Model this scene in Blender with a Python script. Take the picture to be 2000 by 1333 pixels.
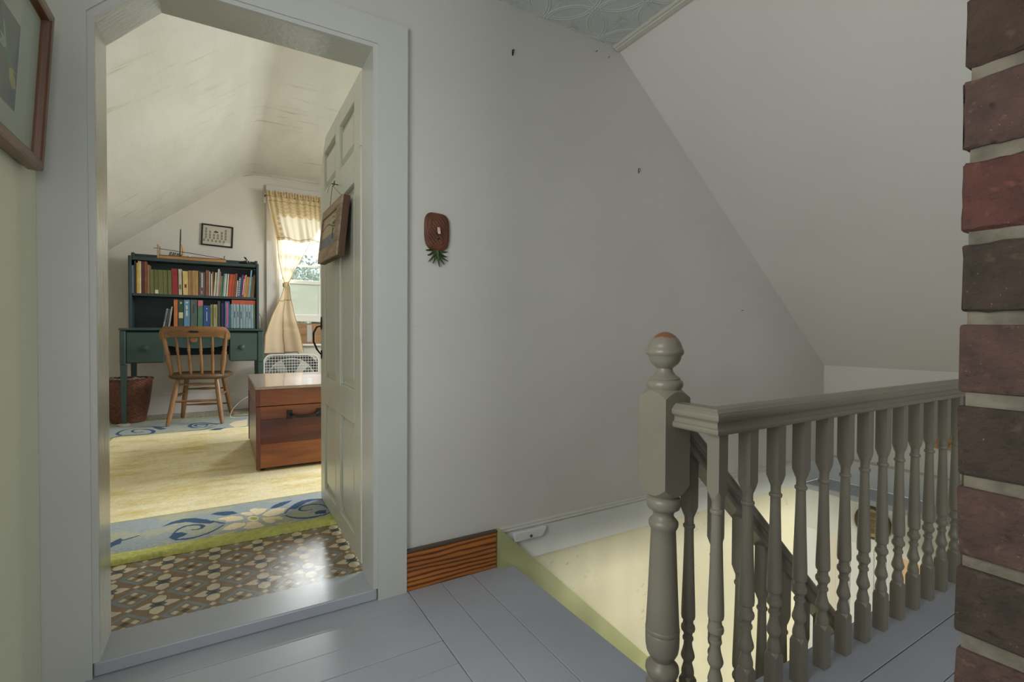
import bpy, bmesh, math, random
import numpy as np
from mathutils import Vector, Matrix

random.seed(7)
scene = bpy.context.scene
COL = scene.collection
for _o in list(bpy.data.objects):
    bpy.data.objects.remove(_o)

H = 0.8223            # camera height above the landing floor
FB = 0.02             # bedroom floor level

# ------------------------------------------------------------------ camera
cam_d = bpy.data.cameras.new('camera')
cam = bpy.data.objects.new('camera', cam_d)
COL.objects.link(cam)
cam_d.sensor_width = 36.0
cam_d.lens = 17.139815
cam_d.clip_start = 0.02
_r, _u, _f = (Vector(v) for v in ((0.860266, -0.509829, 0.004176), (0.004491, 0.015769, 0.999866), (0.509826, 0.860132, -0.015855)))
_m = Matrix((_r, _u, -_f)).transposed().to_4x4()
_m.translation = (0, 0, H)
cam.matrix_world = _m
scene.camera = cam

# ------------------------------------------------------------------ colour management
scene.view_settings.view_transform = 'Standard'
scene.view_settings.look = 'None'
scene.view_settings.exposure = 0.0
scene.view_settings.gamma = 1.0
scene.view_settings.use_curve_mapping = False
scene.cycles.use_denoising = True
scene.cycles.sample_clamp_indirect = 4.0
scene.cycles.max_bounces = 10
scene.cycles.diffuse_bounces = 6
scene.cycles.glossy_bounces = 4
scene.cycles.transparent_max_bounces = 12
scene.cycles.caustics_reflective = False
scene.cycles.caustics_refractive = False

# ------------------------------------------------------------------ world (overcast sky)
W = bpy.data.worlds.new('overcast_sky')
scene.world = W
W.use_nodes = True
_nt = W.node_tree
_nt.nodes.clear()
_out = _nt.nodes.new('ShaderNodeOutputWorld')
_bg = _nt.nodes.new('ShaderNodeBackground')
_bg.inputs['Color'].default_value = (0.80, 0.90, 0.97, 1)
_bg.inputs['Strength'].default_value = 1.5
_nt.links.new(_bg.outputs[0], _out.inputs[0])


def area_light(name, loc, target, sx, sy, power, color):
    d = bpy.data.lights.new(name, 'AREA')
    d.shape = 'RECTANGLE'
    d.size, d.size_y = sx, sy
    d.energy = power
    d.color = color
    o = bpy.data.objects.new(name, d)
    COL.objects.link(o)
    o.location = loc
    o.rotation_euler = (Vector(target) - Vector(loc)).to_track_quat('-Z', 'Y').to_euler()
    return o

# daylight for the far bedroom window; the other lamps are added fill and stand-ins
area_light('fill_lamp_hall_left', (-0.60, 0.50, 1.10), (0.8, 0.62, 0.80), 0.95, 1.25, 12.5, (1.0, 0.99, 0.97))  # added fill lamp outside an invented hall window
area_light('fill_lamp_hall_rear', (0.5, -2.0, 1.1), (0.5, 1.5, 0.7), 1.1, 1.1, 17, (1.0, 0.99, 0.97))  # added fill lamp that evens out the doorway wall and casing
area_light('daylight_bedroom_window', (1.1, 9.2, 3.3), (0.2, 3.6, 0.2), 1.8, 1.2, 1200, (0.97, 0.99, 1.0))
area_light('fill_lamp_bedroom_side', (2.95, 3.45, 2.15), (0.0, 3.5, 0.3), 2.0, 1.1, 165, (0.97, 0.99, 1.0))  # added fill lamp for general bedroom brightness
area_light('stair_light_stand_in', (1.9, -1.55, -0.95), (1.5, 1.5, -0.4), 2.2, 0.6, 108, (1.0, 0.97, 0.84))  # stands in for the light coming up the stairs


# ------------------------------------------------------------------ helpers
def s2l(c):
    c = c / 255.0
    return c / 12.92 if c <= 0.04045 else ((c + 0.055) / 1.055) ** 2.4


def rgb(r, g, b):
    return (s2l(r), s2l(g), s2l(b), 1.0)


def tag(o, label=None, cat=None, group=None, kind=None):
    if label:
        o['label'] = label
    if cat:
        o['category'] = cat
    if group:
        o['group'] = group
    if kind:
        o['kind'] = kind
    return o


def empty(name, loc=(0, 0, 0), rz=0.0, **kw):
    o = bpy.data.objects.new(name, None)
    COL.objects.link(o)
    o.empty_display_size = 0.05
    o.location = loc
    o.rotation_euler = (0, 0, rz)
    tag(o, **kw)
    return o


class MB:
    """collects shapes, then links them as one mesh object"""

    def __init__(self):
        self.v = []
        self.f = []

    def add(self, verts, faces):
        n = len(self.v)
        self.v += [tuple(p) for p in verts]
        self.f += [tuple(i + n for i in f) for f in faces]
        return self

    def box(self, x0, x1, y0, y1, z0, z1):
        v = [(x0, y0, z0), (x1, y0, z0), (x1, y1, z0), (x0, y1, z0),
             (x0, y0, z1), (x1, y0, z1), (x1, y1, z1), (x0, y1, z1)]
        f = [(0, 3, 2, 1), (4, 5, 6, 7), (0, 1, 5, 4), (1, 2, 6, 5), (2, 3, 7, 6), (3, 0, 4, 7)]
        return self.add(v, f)

    def prism(self, pts, axis, a, b):
        """polygon (2-D points) extruded along axis 'x','y','z' from a to b"""
        def put(p, t):
            if axis == 'y':
                return (p[0], t, p[1])
            if axis == 'x':
                return (t, p[0], p[1])
            return (p[0], p[1], t)
        n = len(pts)
        v = [put(p, a) for p in pts] + [put(p, b) for p in pts]
        f = [tuple(range(n)), tuple(reversed(range(n, 2 * n)))]
        f += [(i, n + i, n + (i + 1) % n, (i + 1) % n) for i in range(n)]
        return self.add(v, f)

    def lathe(self, prof, c=(0, 0, 0), n=20, caps=True):
        """prof: list of (z, r)"""
        v = []
        for z, r in prof:
            for k in range(n):
                a = 2 * math.pi * k / n
                v.append((c[0] + r * math.cos(a), c[1] + r * math.sin(a), c[2] + z))
        f = []
        for i in range(len(prof) - 1):
            for k in range(n):
                k2 = (k + 1) % n
                f.append((i * n + k, i * n + k2, (i + 1) * n + k2, (i + 1) * n + k))
        if caps:
            f.append(tuple(reversed(range(n))))
            m = (len(prof) - 1) * n
            f.append(tuple(range(m, m + n)))
        return self.add(v, f)

    def tube(self, pts, rad, n=8, closed=False):
        pts = [Vector(p) for p in pts]
        rr = rad if isinstance(rad, (list, tuple)) else [rad] * len(pts)
        m = len(pts)
        v = []
        up = None
        for i, p in enumerate(pts):
            if closed:
                t = pts[(i + 1) % m] - pts[i - 1]
            else:
                t = pts[min(i + 1, m - 1)] - pts[max(i - 1, 0)]
            t.normalize()
            if up is None:
                up = Vector((0, 0, 1)) if abs(t.z) < 0.9 else Vector((1, 0, 0))
            s = t.cross(up)
            if s.length < 1e-6:
                s = t.cross(Vector((0.3, 1, 0.2)))
            s.normalize()
            up = s.cross(t).normalized()
            for k in range(n):
                a = 2 * math.pi * k / n
                v.append(p + (s * math.cos(a) + up * math.sin(a)) * rr[i])
        f = []
        for i in range(m if closed else m - 1):
            j = (i + 1) % m
            for k in range(n):
                k2 = (k + 1) % n
                f.append((i * n + k, i * n + k2, j * n + k2, j * n + k))
        if not closed:
            f.append(tuple(reversed(range(n))))
            f.append(tuple(range((m - 1) * n, m * n)))
        return self.add(v, f)

    def grid(self, P):
        """P: rows of points, an open sheet"""
        r, c = len(P), len(P[0])
        v = [p for row in P for p in row]
        f = [(i * c + j, i * c + j + 1, (i + 1) * c + j + 1, (i + 1) * c + j)
             for i in range(r - 1) for j in range(c - 1)]
        return self.add(v, f)

    def rings(self, R, cap0=True, cap1=True):
        """R: list of closed rings with the same count"""
        n = len(R[0])
        v = [p for ring in R for p in ring]
        f = []
        for i in range(len(R) - 1):
            for k in range(n):
                k2 = (k + 1) % n
                f.append((i * n + k, i * n + k2, (i + 1) * n + k2, (i + 1) * n + k))
        if cap0:
            f.append(tuple(reversed(range(n))))
        if cap1:
            f.append(tuple(range((len(R) - 1) * n, len(R) * n)))
        return self.add(v, f)

    def mesh(self, name, mat, smooth=False, angle=40):
        me = bpy.data.meshes.new(name)
        me.from_pydata([tuple(p) for p in self.v], [], self.f)
        bm = bmesh.new()
        bm.from_mesh(me)
        bmesh.ops.recalc_face_normals(bm, faces=bm.faces)
        bm.to_mesh(me)
        bm.free()
        if smooth:
            me.polygons.foreach_set('use_smooth', [True] * len(me.polygons))
            me.set_sharp_from_angle(angle=math.radians(angle))
        me.materials.append(mat)
        return me

    def build(self, name, mat, parent=None, smooth=False, bevel=0.0, seg=2, angle=40, loc=None, rot=None):
        o = bpy.data.objects.new(name, self.mesh(name, mat, smooth, angle))
        COL.objects.link(o)
        if parent is not None:
            o.parent = parent
        if loc:
            o.location = loc
        if rot:
            o.rotation_euler = rot
        if bevel:
            b = o.modifiers.new('bevel', 'BEVEL')
            b.width = bevel
            b.segments = seg
            b.limit_method = 'ANGLE'
            b.angle_limit = math.radians(35)
        return o


def link_mesh(name, me, parent=None, loc=None, rot=None):
    o = bpy.data.objects.new(name, me)
    COL.objects.link(o)
    o.parent = parent
    if loc:
        o.location = loc
    if rot:
        o.rotation_euler = rot
    return o


def sweep(path, prof, closed_prof=True):
    """profile (offset, height) swept along an x-y path with mitred corners; returns MB.rings data"""
    pts = [Vector(p) for p in path]
    R = []
    for i, p in enumerate(pts):
        d0 = (pts[i] - pts[i - 1]).normalized() if i > 0 else None
        d1 = (pts[i + 1] - pts[i]).normalized() if i < len(pts) - 1 else None
        d0 = d0 or d1
        d1 = d1 or d0
        n0 = Vector((-d0.y, d0.x, 0)).normalized()
        n1 = Vector((-d1.y, d1.x, 0)).normalized()
        n = (n0 + n1)
        n = n / (n.dot(n0)) if n.length > 1e-6 else n0
        R.append([p + n * a + Vector((0, 0, b)) for a, b in prof])
    return R


# ------------------------------------------------------------------ materials
def material(name, col, rough=0.6, col2=None, scale=8.0, stretch=(1, 1, 1), mix=0.5, bump=0.0, bscale=60.0,
             bstretch=None, metal=0.0, spec=0.5, detail=4.0, lo=0.35, hi=0.65, rough2=None, coat=0.0):
    m = bpy.data.materials.new(name)
    m.use_nodes = True
    nt = m.node_tree
    b = nt.nodes['Principled BSDF']
    b.inputs['Base Color'].default_value = col
    b.inputs['Roughness'].default_value = rough
    b.inputs['Metallic'].default_value = metal
    b.inputs['Specular IOR Level'].default_value = spec
    b.inputs['Coat Weight'].default_value = coat
    tc = mp = None
    if col2 is not None or bump:
        tc = nt.nodes.new('ShaderNodeTexCoord')
    if col2 is not None:
        mp = nt.nodes.new('ShaderNodeMapping')
        mp.inputs['Scale'].default_value = stretch
        nt.links.new(tc.outputs['Object'], mp.inputs[0])
        n = nt.nodes.new('ShaderNodeTexNoise')
        n.inputs['Scale'].default_value = scale
        n.inputs['Detail'].default_value = detail
        nt.links.new(mp.outputs[0], n.inputs['Vector'])
        r = nt.nodes.new('ShaderNodeValToRGB')
        r.color_ramp.elements[0].position = lo
        r.color_ramp.elements[1].position = hi
        r.color_ramp.elements[0].color = col
        r.color_ramp.elements[1].color = col2
        nt.links.new(n.outputs['Fac'], r.inputs[0])
        nt.links.new(r.outputs[0], b.inputs['Base Color'])
        if rough2 is not None:
            mr = nt.nodes.new('ShaderNodeMapRange')
            mr.inputs['From Min'].default_value = lo
            mr.inputs['From Max'].default_value = hi
            mr.inputs['To Min'].default_value = rough
            mr.inputs['To Max'].default_value = rough2
            nt.links.new(n.outputs['Fac'], mr.inputs[0])
            nt.links.new(mr.outputs[0], b.inputs['Roughness'])
    if bump:
        mp2 = nt.nodes.new('ShaderNodeMapping')
        mp2.inputs['Scale'].default_value = bstretch or (1, 1, 1)
        nt.links.new(tc.outputs['Object'], mp2.inputs[0])
        n2 = nt.nodes.new('ShaderNodeTexNoise')
        n2.inputs['Scale'].default_value = bscale
        n2.inputs['Detail'].default_value = 5
        nt.links.new(mp2.outputs[0], n2.inputs['Vector'])
        bp = nt.nodes.new('ShaderNodeBump')
        bp.inputs['Strength'].default_value = bump
        bp.inputs['Distance'].default_value = 0.004
        nt.links.new(n2.outputs['Fac'], bp.inputs['Height'])
        nt.links.new(bp.outputs[0], b.inputs['Normal'])
    return m


def wood(name, dark, light, axis='x', scale=3.0, rough=0.4, ring=14.0, bump=0.05, coat=0.0, sx=0.12):
    """long grained timber: stretched noise distorting bands across the grain"""
    m = bpy.data.materials.new(name)
    m.use_nodes = True
    nt = m.node_tree
    b = nt.nodes['Principled BSDF']
    b.inputs['Roughness'].default_value = rough
    b.inputs['Coat Weight'].default_value = coat
    tc = nt.nodes.new('ShaderNodeTexCoord')
    mp = nt.nodes.new('ShaderNodeMapping')
    s = {'x': (sx, 1, 1), 'y': (1, sx, 1), 'z': (1, 1, sx)}[axis]
    mp.inputs['Scale'].default_value = s
    nt.links.new(tc.outputs['Object'], mp.inputs[0])
    n = nt.nodes.new('ShaderNodeTexNoise')
    n.inputs['Scale'].default_value = ring
    n.inputs['Detail'].default_value = 6
    n.inputs['Distortion'].default_value = 0.6
    nt.links.new(mp.outputs[0], n.inputs['Vector'])
    n2 = nt.nodes.new('ShaderNodeTexNoise')
    n2.inputs['Scale'].default_value = ring * 7
    n2.inputs['Detail'].default_value = 3
    nt.links.new(mp.outputs[0], n2.inputs['Vector'])
    ad = nt.nodes.new('ShaderNodeMath')
    ad.operation = 'MULTIPLY_ADD'
    ad.inputs[1].default_value = 0.35
    nt.links.new(n2.outputs['Fac'], ad.inputs[0])
    nt.links.new(n.outputs['Fac'], ad.inputs[2])
    r = nt.nodes.new('ShaderNodeValToRGB')
    r.color_ramp.elements[0].position = 0.5
    r.color_ramp.elements[1].position = 0.85
    r.color_ramp.elements[0].color = dark
    r.color_ramp.elements[1].color = light
    nt.links.new(ad.outputs[0], r.inputs[0])
    nt.links.new(r.outputs[0], b.inputs['Base Color'])
    if bump:
        bp = nt.nodes.new('ShaderNodeBump')
        bp.inputs['Strength'].default_value = bump
        bp.inputs['Distance'].default_value = 0.002
        nt.links.new(ad.outputs[0], bp.inputs['Height'])
        nt.links.new(bp.outputs[0], b.inputs['Normal'])
    return m


def attr_material(name, rough=0.6, bump=0.0, bscale=200, spec=0.4, noise=0.0, nscale=30, bumpdist=0.003):
    """base colour from the 'paint' colour attribute (flat print)"""
    m = bpy.data.materials.new(name)
    m.use_nodes = True
    nt = m.node_tree
    b = nt.nodes['Principled BSDF']
    b.inputs['Roughness'].default_value = rough
    b.inputs['Specular IOR Level'].default_value = spec
    a = nt.nodes.new('ShaderNodeAttribute')
    a.attribute_name = 'paint'
    src = a.outputs['Color']
    tc = nt.nodes.new('ShaderNodeTexCoord')
    if noise:
        n = nt.nodes.new('ShaderNodeTexNoise')
        n.inputs['Scale'].default_value = nscale
        n.inputs['Detail'].default_value = 4
        nt.links.new(tc.outputs['Object'], n.inputs['Vector'])
        mr = nt.nodes.new('ShaderNodeMapRange')
        mr.inputs['From Min'].default_value = 0.3
        mr.inputs['From Max'].default_value = 0.7
        mr.inputs['To Min'].default_value = 1 - noise
        mr.inputs['To Max'].default_value = 1 + noise
        nt.links.new(n.outputs['Fac'], mr.inputs[0])
        mx = nt.nodes.new('ShaderNodeVectorMath')
        mx.operation = 'SCALE'
        nt.links.new(src, mx.inputs[0])
        nt.links.new(mr.outputs[0], mx.inputs['Scale'])
        src = mx.outputs[0]
    nt.links.new(src, b.inputs['Base Color'])
    if bump:
        n2 = nt.nodes.new('ShaderNodeTexNoise')
        n2.inputs['Scale'].default_value = bscale
        n2.inputs['Detail'].default_value = 3
        nt.links.new(tc.outputs['Object'], n2.inputs['Vector'])
        bp = nt.nodes.new('ShaderNodeBump')
        bp.inputs['Strength'].default_value = bump
        bp.inputs['Distance'].default_value = bumpdist
        nt.links.new(n2.outputs['Fac'], bp.inputs['Height'])
        nt.links.new(bp.outputs[0], b.inputs['Normal'])
    return m


def in_poly(px, py, poly):
    inside = np.zeros(px.shape, bool)
    n = len(poly)
    for i in range(n):
        x0, y0 = poly[i]
        x1, y1 = poly[(i + 1) % n]
        if y0 == y1:
            continue
        c = ((y0 > py) != (y1 > py)) & (px < (x1 - x0) * (py - y0) / (y1 - y0) + x0)
        inside ^= c
    return inside


def smooth_line(pts, k=5):
    out = []
    n = len(pts)
    P = [np.array(p, float) for p in pts]
    for i in range(n - 1):
        p0, p1, p2, p3 = P[max(i - 1, 0)], P[i], P[i + 1], P[min(i + 2, n - 1)]
        for t in np.linspace(0, 1, k, endpoint=False):
            out.append(0.5 * ((2 * p1) + (p2 - p0) * t + (2 * p0 - 5 * p1 + 4 * p2 - p3) * t * t + (3 * p1 - p0 - 3 * p2 + p3) * t ** 3))
    out.append(P[-1])
    return [tuple(map(float, q)) for q in out]


def near_line(px, py, pts, w):
    hit = np.zeros(px.shape, bool)
    m = len(pts) - 1
    for i in range(m):
        ax, ay = pts[i]
        bx, by = pts[i + 1]
        dx, dy = bx - ax, by - ay
        L = dx * dx + dy * dy + 1e-12
        t = np.clip(((px - ax) * dx + (py - ay) * dy) / L, 0, 1)
        d = np.hypot(px - ax - t * dx, py - ay - t * dy)
        s = (i + 0.5) / m
        hit |= d < w * 0.5 * (0.45 + 0.75 * math.sin(math.pi * min(max(s, 0.08), 0.92)))
    return hit


def value_noise(x, y, seed=0):
    xi, yi = np.floor(x).astype(int), np.floor(y).astype(int)
    xf, yf = x - xi, y - yi
    def h(a, b):
        n = (a * 374761393 + b * 668265263 + seed * 144269) & 0x7fffffff
        n = ((n ^ (n >> 13)) * 1274126177) & 0x7fffffff
        return ((n ^ (n >> 16)) & 0xffff) / 65535.0
    u, v = xf * xf * (3 - 2 * xf), yf * yf * (3 - 2 * yf)
    return (h(xi, yi) * (1 - u) + h(xi + 1, yi) * u) * (1 - v) + (h(xi, yi + 1) * (1 - u) + h(xi + 1, yi + 1) * u) * v


def painted_grid(name, mat, X, Y, Z, C, parent=None):
    """grid mesh: X,Y,Z arrays (rows x cols), C (rows x cols x 3) linear colour per vertex"""
    r, c = X.shape
    me = bpy.data.meshes.new(name)
    v = np.stack([X, Y, Z], -1).reshape(-1, 3)
    idx = np.arange(r * c).reshape(r, c)
    f = np.stack([idx[:-1, :-1], idx[:-1, 1:], idx[1:, 1:], idx[1:, :-1]], -1).reshape(-1, 4)
    me.vertices.add(len(v))
    me.vertices.foreach_set('co', v.ravel().astype(np.float32))
    me.loops.add(f.size)
    me.loops.foreach_set('vertex_index', f.ravel().astype(np.int32))
    me.polygons.add(len(f))
    me.polygons.foreach_set('loop_start', (np.arange(len(f)) * 4).astype(np.int32))
    me.polygons.foreach_set('loop_total', np.full(len(f), 4, np.int32))
    me.polygons.foreach_set('use_smooth', np.ones(len(f), bool))
    me.update(calc_edges=True)
    a = me.color_attributes.new('paint', 'FLOAT_COLOR', 'POINT')
    cc = np.ones((r * c, 4), np.float32)
    cc[:, :3] = C.reshape(-1, 3)
    a.data.foreach_set('color', cc.ravel())
    me.materials.append(mat)
    o = bpy.data.objects.new(name, me)
    COL.objects.link(o)
    o.parent = parent
    return o


def lin(r, g, b):
    return np.array([s2l(r), s2l(g), s2l(b)])

# measured data: rug figures (kind, stroke width, points), books (left, right, top, lean, colour, label)
RUG = [('B',0,[(-0.051,2.454),(-0.026,2.469),(0.009,2.461),(0.035,2.448),(0.052,2.409),(0.028,2.407),(0.004,2.405),(-0.023,2.428)]),('C',0,[(0.061,2.397),(0.069,2.412),(0.096,2.403),(0.105,2.38),(0.111,2.361),(0.097,2.352),(0.082,2.363)]),('C',0,[(0.098,2.411),(0.1,2.433),(0.116,2.445),(0.136,2.426),(0.152,2.422),(0.166,2.409),(0.156,2.378),(0.137,2.353),(0.122,2.344),(0.111,2.363)]),('C',0,[(0.139,2.334),(0.153,2.361),(0.182,2.391),(0.209,2.394),(0.241,2.37),(0.229,2.35),(0.223,2.321),(0.193,2.303),(0.16,2.305)]),('C',0,[(0.139,2.299),(0.174,2.292),(0.202,2.285),(0.217,2.255),(0.208,2.239),(0.181,2.258),(0.185,2.235),(0.173,2.218),(0.152,2.23),(0.142,2.26)]),('C',0,[(0.084,2.273),(0.103,2.278),(0.122,2.259),(0.14,2.209),(0.137,2.195),(0.109,2.192),(0.09,2.193),(0.065,2.21),(0.075,2.239)]),('C',0,[(-0.008,2.237),(0.001,2.258),(0.017,2.28),(0.036,2.293),(0.076,2.274),(0.073,2.248),(0.054,2.228),(0.026,2.22)]),('C',0,[(-0.025,2.373),(-0.009,2.385),(0.033,2.387),(0.067,2.358),(0.071,2.322),(0.054,2.319),(0.025,2.32),(0.008,2.325),(0.006,2.347)]),('C',0,[(0.127,2.298),(0.123,2.284),(0.114,2.276),(0.103,2.278),(0.093,2.289),(0.085,2.305),(0.083,2.323),(0.087,2.338),(0.095,2.346),(0.106,2.344),(0.117,2.333),(0.125,2.316)]),('G',0,[(0.122,2.301),(0.119,2.293),(0.114,2.289),(0.108,2.291),(0.101,2.297),(0.097,2.306),(0.095,2.316),(0.097,2.324),(0.103,2.328),(0.109,2.327),(0.116,2.321),(0.12,2.311)]),('B',0,[(0.176,2.403),(0.194,2.441),(0.226,2.467),(0.276,2.472),(0.257,2.444),(0.23,2.416),(0.201,2.398)]),('B',0,[(0.223,2.305),(0.243,2.356),(0.276,2.413),(0.311,2.444),(0.35,2.448),(0.403,2.428),(0.441,2.39),(0.438,2.376),(0.399,2.409),(0.357,2.418),(0.326,2.405),(0.299,2.371),(0.276,2.341),(0.25,2.351),(0.229,2.304)]),('B',0.01,[(0.337,2.301),(0.312,2.297),(0.294,2.307),(0.288,2.329),(0.303,2.359),(0.333,2.371),(0.375,2.351),(0.393,2.317),(0.403,2.263)]),('B',0.013,[(0.227,2.279),(0.251,2.239),(0.287,2.21),(0.325,2.201),(0.374,2.207),(0.406,2.233)]),('B',0,[(0.338,2.255),(0.363,2.272),(0.389,2.262),(0.382,2.22),(0.34,2.231)]),('Y',0.01,[(0.179,2.198),(0.22,2.19),(0.262,2.199)]),('Y',0.012,[(-0.041,2.198),(-0.015,2.186),(0.012,2.189),(0.039,2.198)]),('B',0,[(-0.215,2.393),(-0.187,2.435),(-0.144,2.453),(-0.107,2.44),(-0.06,2.393),(-0.032,2.345),(-0.05,2.335),(-0.086,2.361),(-0.132,2.403),(-0.176,2.408)]),('B',0.01,[(-0.042,2.366),(-0.019,2.333),(0.004,2.307)]),('B',0.013,[(-0.11,2.3),(-0.09,2.292),(-0.076,2.302),(-0.074,2.324),(-0.09,2.345),(-0.13,2.356),(-0.158,2.328),(-0.171,2.279)]),('B',0.012,[(-0.177,2.256),(-0.159,2.223),(-0.13,2.209),(-0.089,2.209),(-0.04,2.241),(-0.001,2.292)]),('B',0,[(-0.18,2.261),(-0.168,2.298),(-0.143,2.291),(-0.123,2.265),(-0.132,2.243),(-0.163,2.225)]),('B',0,[(-0.373,2.292),(-0.366,2.301),(-0.352,2.324),(-0.339,2.341),(-0.328,2.317),(-0.331,2.28),(-0.344,2.269),(-0.358,2.251),(-0.366,2.245)]),('B',0.01,[(-0.335,2.308),(-0.31,2.319),(-0.282,2.333)]),('B',0.022,[(-0.543,4.747),(-0.574,4.734),(-0.615,4.795),(-0.614,4.874),(-0.564,4.887),(-0.506,4.821),(-0.474,4.735),(-0.482,4.643),(-0.54,4.628),(-0.617,4.646),(-0.674,4.678),(-0.705,4.777),(-0.681,4.92),(-0.604,4.98),(-0.508,4.961)]),('B',0,[(-0.511,4.984),(-0.459,4.942),(-0.395,4.812),(-0.439,4.784),(-0.475,4.857)]),('B',0.016,[(-0.725,4.566),(-0.691,4.616),(-0.662,4.664)]),('B',0.022,[(-0.142,4.842),(-0.178,4.805),(-0.204,4.841),(-0.194,4.894),(-0.143,4.897),(-0.116,4.841),(-0.133,4.771)]),('B',0.024,[(-0.046,4.82),(-0.112,4.94),(-0.178,4.991),(-0.233,4.939),(-0.241,4.84),(-0.213,4.76),(-0.169,4.735),(-0.114,4.747),(-0.077,4.792)]),('B',0.016,[(-0.254,4.631),(-0.165,4.621),(-0.106,4.67),(-0.052,4.747)]),('B',0,[(-0.104,4.558),(-0.057,4.634),(0.018,4.617),(-0.025,4.55)]),('C',0,[(0.038,4.786),(0.086,4.924),(0.184,4.97),(0.171,4.643),(0.08,4.607)])]
UPPER = [
(-0.7032, -0.6865, 1.414, 0.002, (120, 140, 165), 'pale blue paperback at the left end of the upper shelf'),
(-0.6847, -0.6736, 1.466, 0.0, (58, 60, 52), 'tall thin charcoal book second from left on the upper shelf'),
(-0.6689, -0.6587, 1.438, -0.002, (205, 170, 75), 'mustard yellow book third from left on the upper shelf'),
(-0.6577, -0.6466, 1.466, -0.005, (222, 190, 100), 'tall bright yellow book fourth from left on the upper shelf'),
(-0.6456, -0.6335, 1.459, -0.004, (225, 215, 190), 'thin cream book beside the tall bright yellow book'),
(-0.6325, -0.609, 1.457, -0.003, (88, 52, 44), 'tall dark brown book left of the reddish brown book, upper shelf'),
(-0.6071, -0.5882, 1.459, -0.004, (135, 80, 60), 'tall reddish brown book near left end of the upper shelf'),
(-0.5863, -0.5673, 1.425, -0.004, (150, 112, 75), 'shorter tan brown book just left of the olive green set'),
(-0.5635, -0.533, 1.386, -0.002, (112, 118, 72), 'first olive green hardback from the left in the upper shelf set'),
(-0.5315, -0.5017, 1.385, -0.003, (104, 104, 58), 'olive green hardback with white paper sticker at its foot'),
(-0.5007, -0.4658, 1.386, -0.003, (112, 112, 62), 'widest olive green hardback, right of the one with a white sticker'),
(-0.4643, -0.4311, 1.386, -0.003, (116, 114, 62), 'fourth olive green hardback from the left in the upper shelf set'),
(-0.4296, -0.403, 1.387, -0.003, (108, 112, 68), 'olive green hardback touching the thick dark red book'),
(-0.3995, -0.3548, 1.404, -0.005, (150, 48, 50), 'thick dark red hardback on the upper shelf'),
(-0.3508, -0.3247, 1.403, -0.002, (190, 182, 155), 'cream grey book with olive band right of the dark red hardback'),
(-0.3177, -0.2772, 1.388, -0.002, (214, 188, 120), 'pale yellow hardback with small red square on its spine'),
(-0.2752, -0.2486, 1.396, -0.0, (165, 125, 78), 'tan hardback just right of the pale yellow hardback'),
(-0.254, -0.2448, 1.396, 0.001, (158, 118, 74), 'narrow tan book between two wider tan hardbacks'),
(-0.2427, -0.1974, 1.398, 0.0, (178, 140, 88), 'wide tan hardback left of the grey purple book'),
(-0.1922, -0.1443, 1.389, 0.002, (95, 86, 88), 'grey purple hardback with pale title down its spine'),
(-0.1411, -0.1138, 1.408, 0.004, (130, 84, 58), 'tall brown book right of the grey purple hardback'),
(-0.1117, -0.1043, 1.395, 0.002, (215, 210, 200), 'thin white booklet right of the tall brown book'),
(-0.1038, -0.0969, 1.393, 0.001, (70, 72, 84), 'thin slate booklet between two white booklets'),
(-0.0964, -0.089, 1.378, 0.001, (225, 220, 205), 'thin white booklet left of the ochre booklet'),
(-0.0879, -0.0767, 1.396, 0.002, (150, 112, 62), 'thin ochre brown booklet on the upper shelf'),
(-0.0757, -0.0576, 1.392, 0.014, (214, 206, 186), 'cream booklet leaning right in the middle of the upper shelf'),
(-0.0554, -0.0394, 1.425, 0.017, (190, 188, 178), 'tallest pale grey booklet leaning right on the upper shelf'),
(-0.0372, -0.0287, 1.402, 0.017, (185, 135, 125), 'thin pinkish booklet leaning right on the upper shelf'),
(-0.0265, -0.0071, 1.362, 0.01, (120, 124, 92), 'short grey green book leaning right on the upper shelf'),
(-0.005, 0.0058, 1.384, 0.015, (92, 158, 170), 'thin teal booklet left of the striped cream book'),
(0.0069, 0.021, 1.384, 0.015, (214, 205, 175), 'thin cream book right of the thin teal booklet'),
(0.0221, 0.0275, 1.384, 0.015, (110, 165, 175), 'very thin teal booklet between cream booklets'),
(0.0286, 0.0384, 1.385, 0.016, (228, 222, 208), 'thin white booklet just left of the orange red pair'),
(0.0406, 0.0658, 1.384, 0.023, (190, 82, 50), 'left orange red book of the leaning pair'),
(0.068, 0.0877, 1.384, 0.021, (178, 72, 44), 'right orange red book of the leaning pair'),
(0.09, 0.1087, 1.393, 0.017, (120, 84, 52), 'brown book leaning right beside the orange red pair'),
(0.1109, 0.1198, 1.326, 0.011, (205, 200, 190), 'thin short white booklet right of the leaning brown book'),
(0.122, 0.142, 1.359, 0.015, (105, 110, 135), 'slate blue book with pale flecks on the upper shelf'),
(0.1443, 0.1566, 1.383, 0.019, (75, 100, 160), 'bright blue book just left of the red paperback'),
(0.1577, 0.1745, 1.376, 0.02, (190, 45, 55), 'bright red paperback with pale lettering marks'),
(0.1767, 0.1846, 1.385, 0.018, (222, 205, 160), 'thin pale booklet right of the bright red paperback'),
(0.1857, 0.1992, 1.367, 0.019, (190, 145, 80), 'ochre paperback left of the tall light blue book'),
(0.2015, 0.2139, 1.366, 0.018, (170, 135, 80), 'tan paperback touching the tall light blue book'),
(0.2162, 0.2275, 1.433, 0.026, (130, 185, 205), 'tall light blue booklet near right end of the upper shelf'),
(0.2298, 0.2434, 1.37, 0.015, (110, 95, 80), 'grey brown paperback second from right on the upper shelf'),
(0.2457, 0.2628, 1.389, 0.017, (120, 100, 65), 'olive brown paperback at the right end of the upper shelf')]
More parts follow.
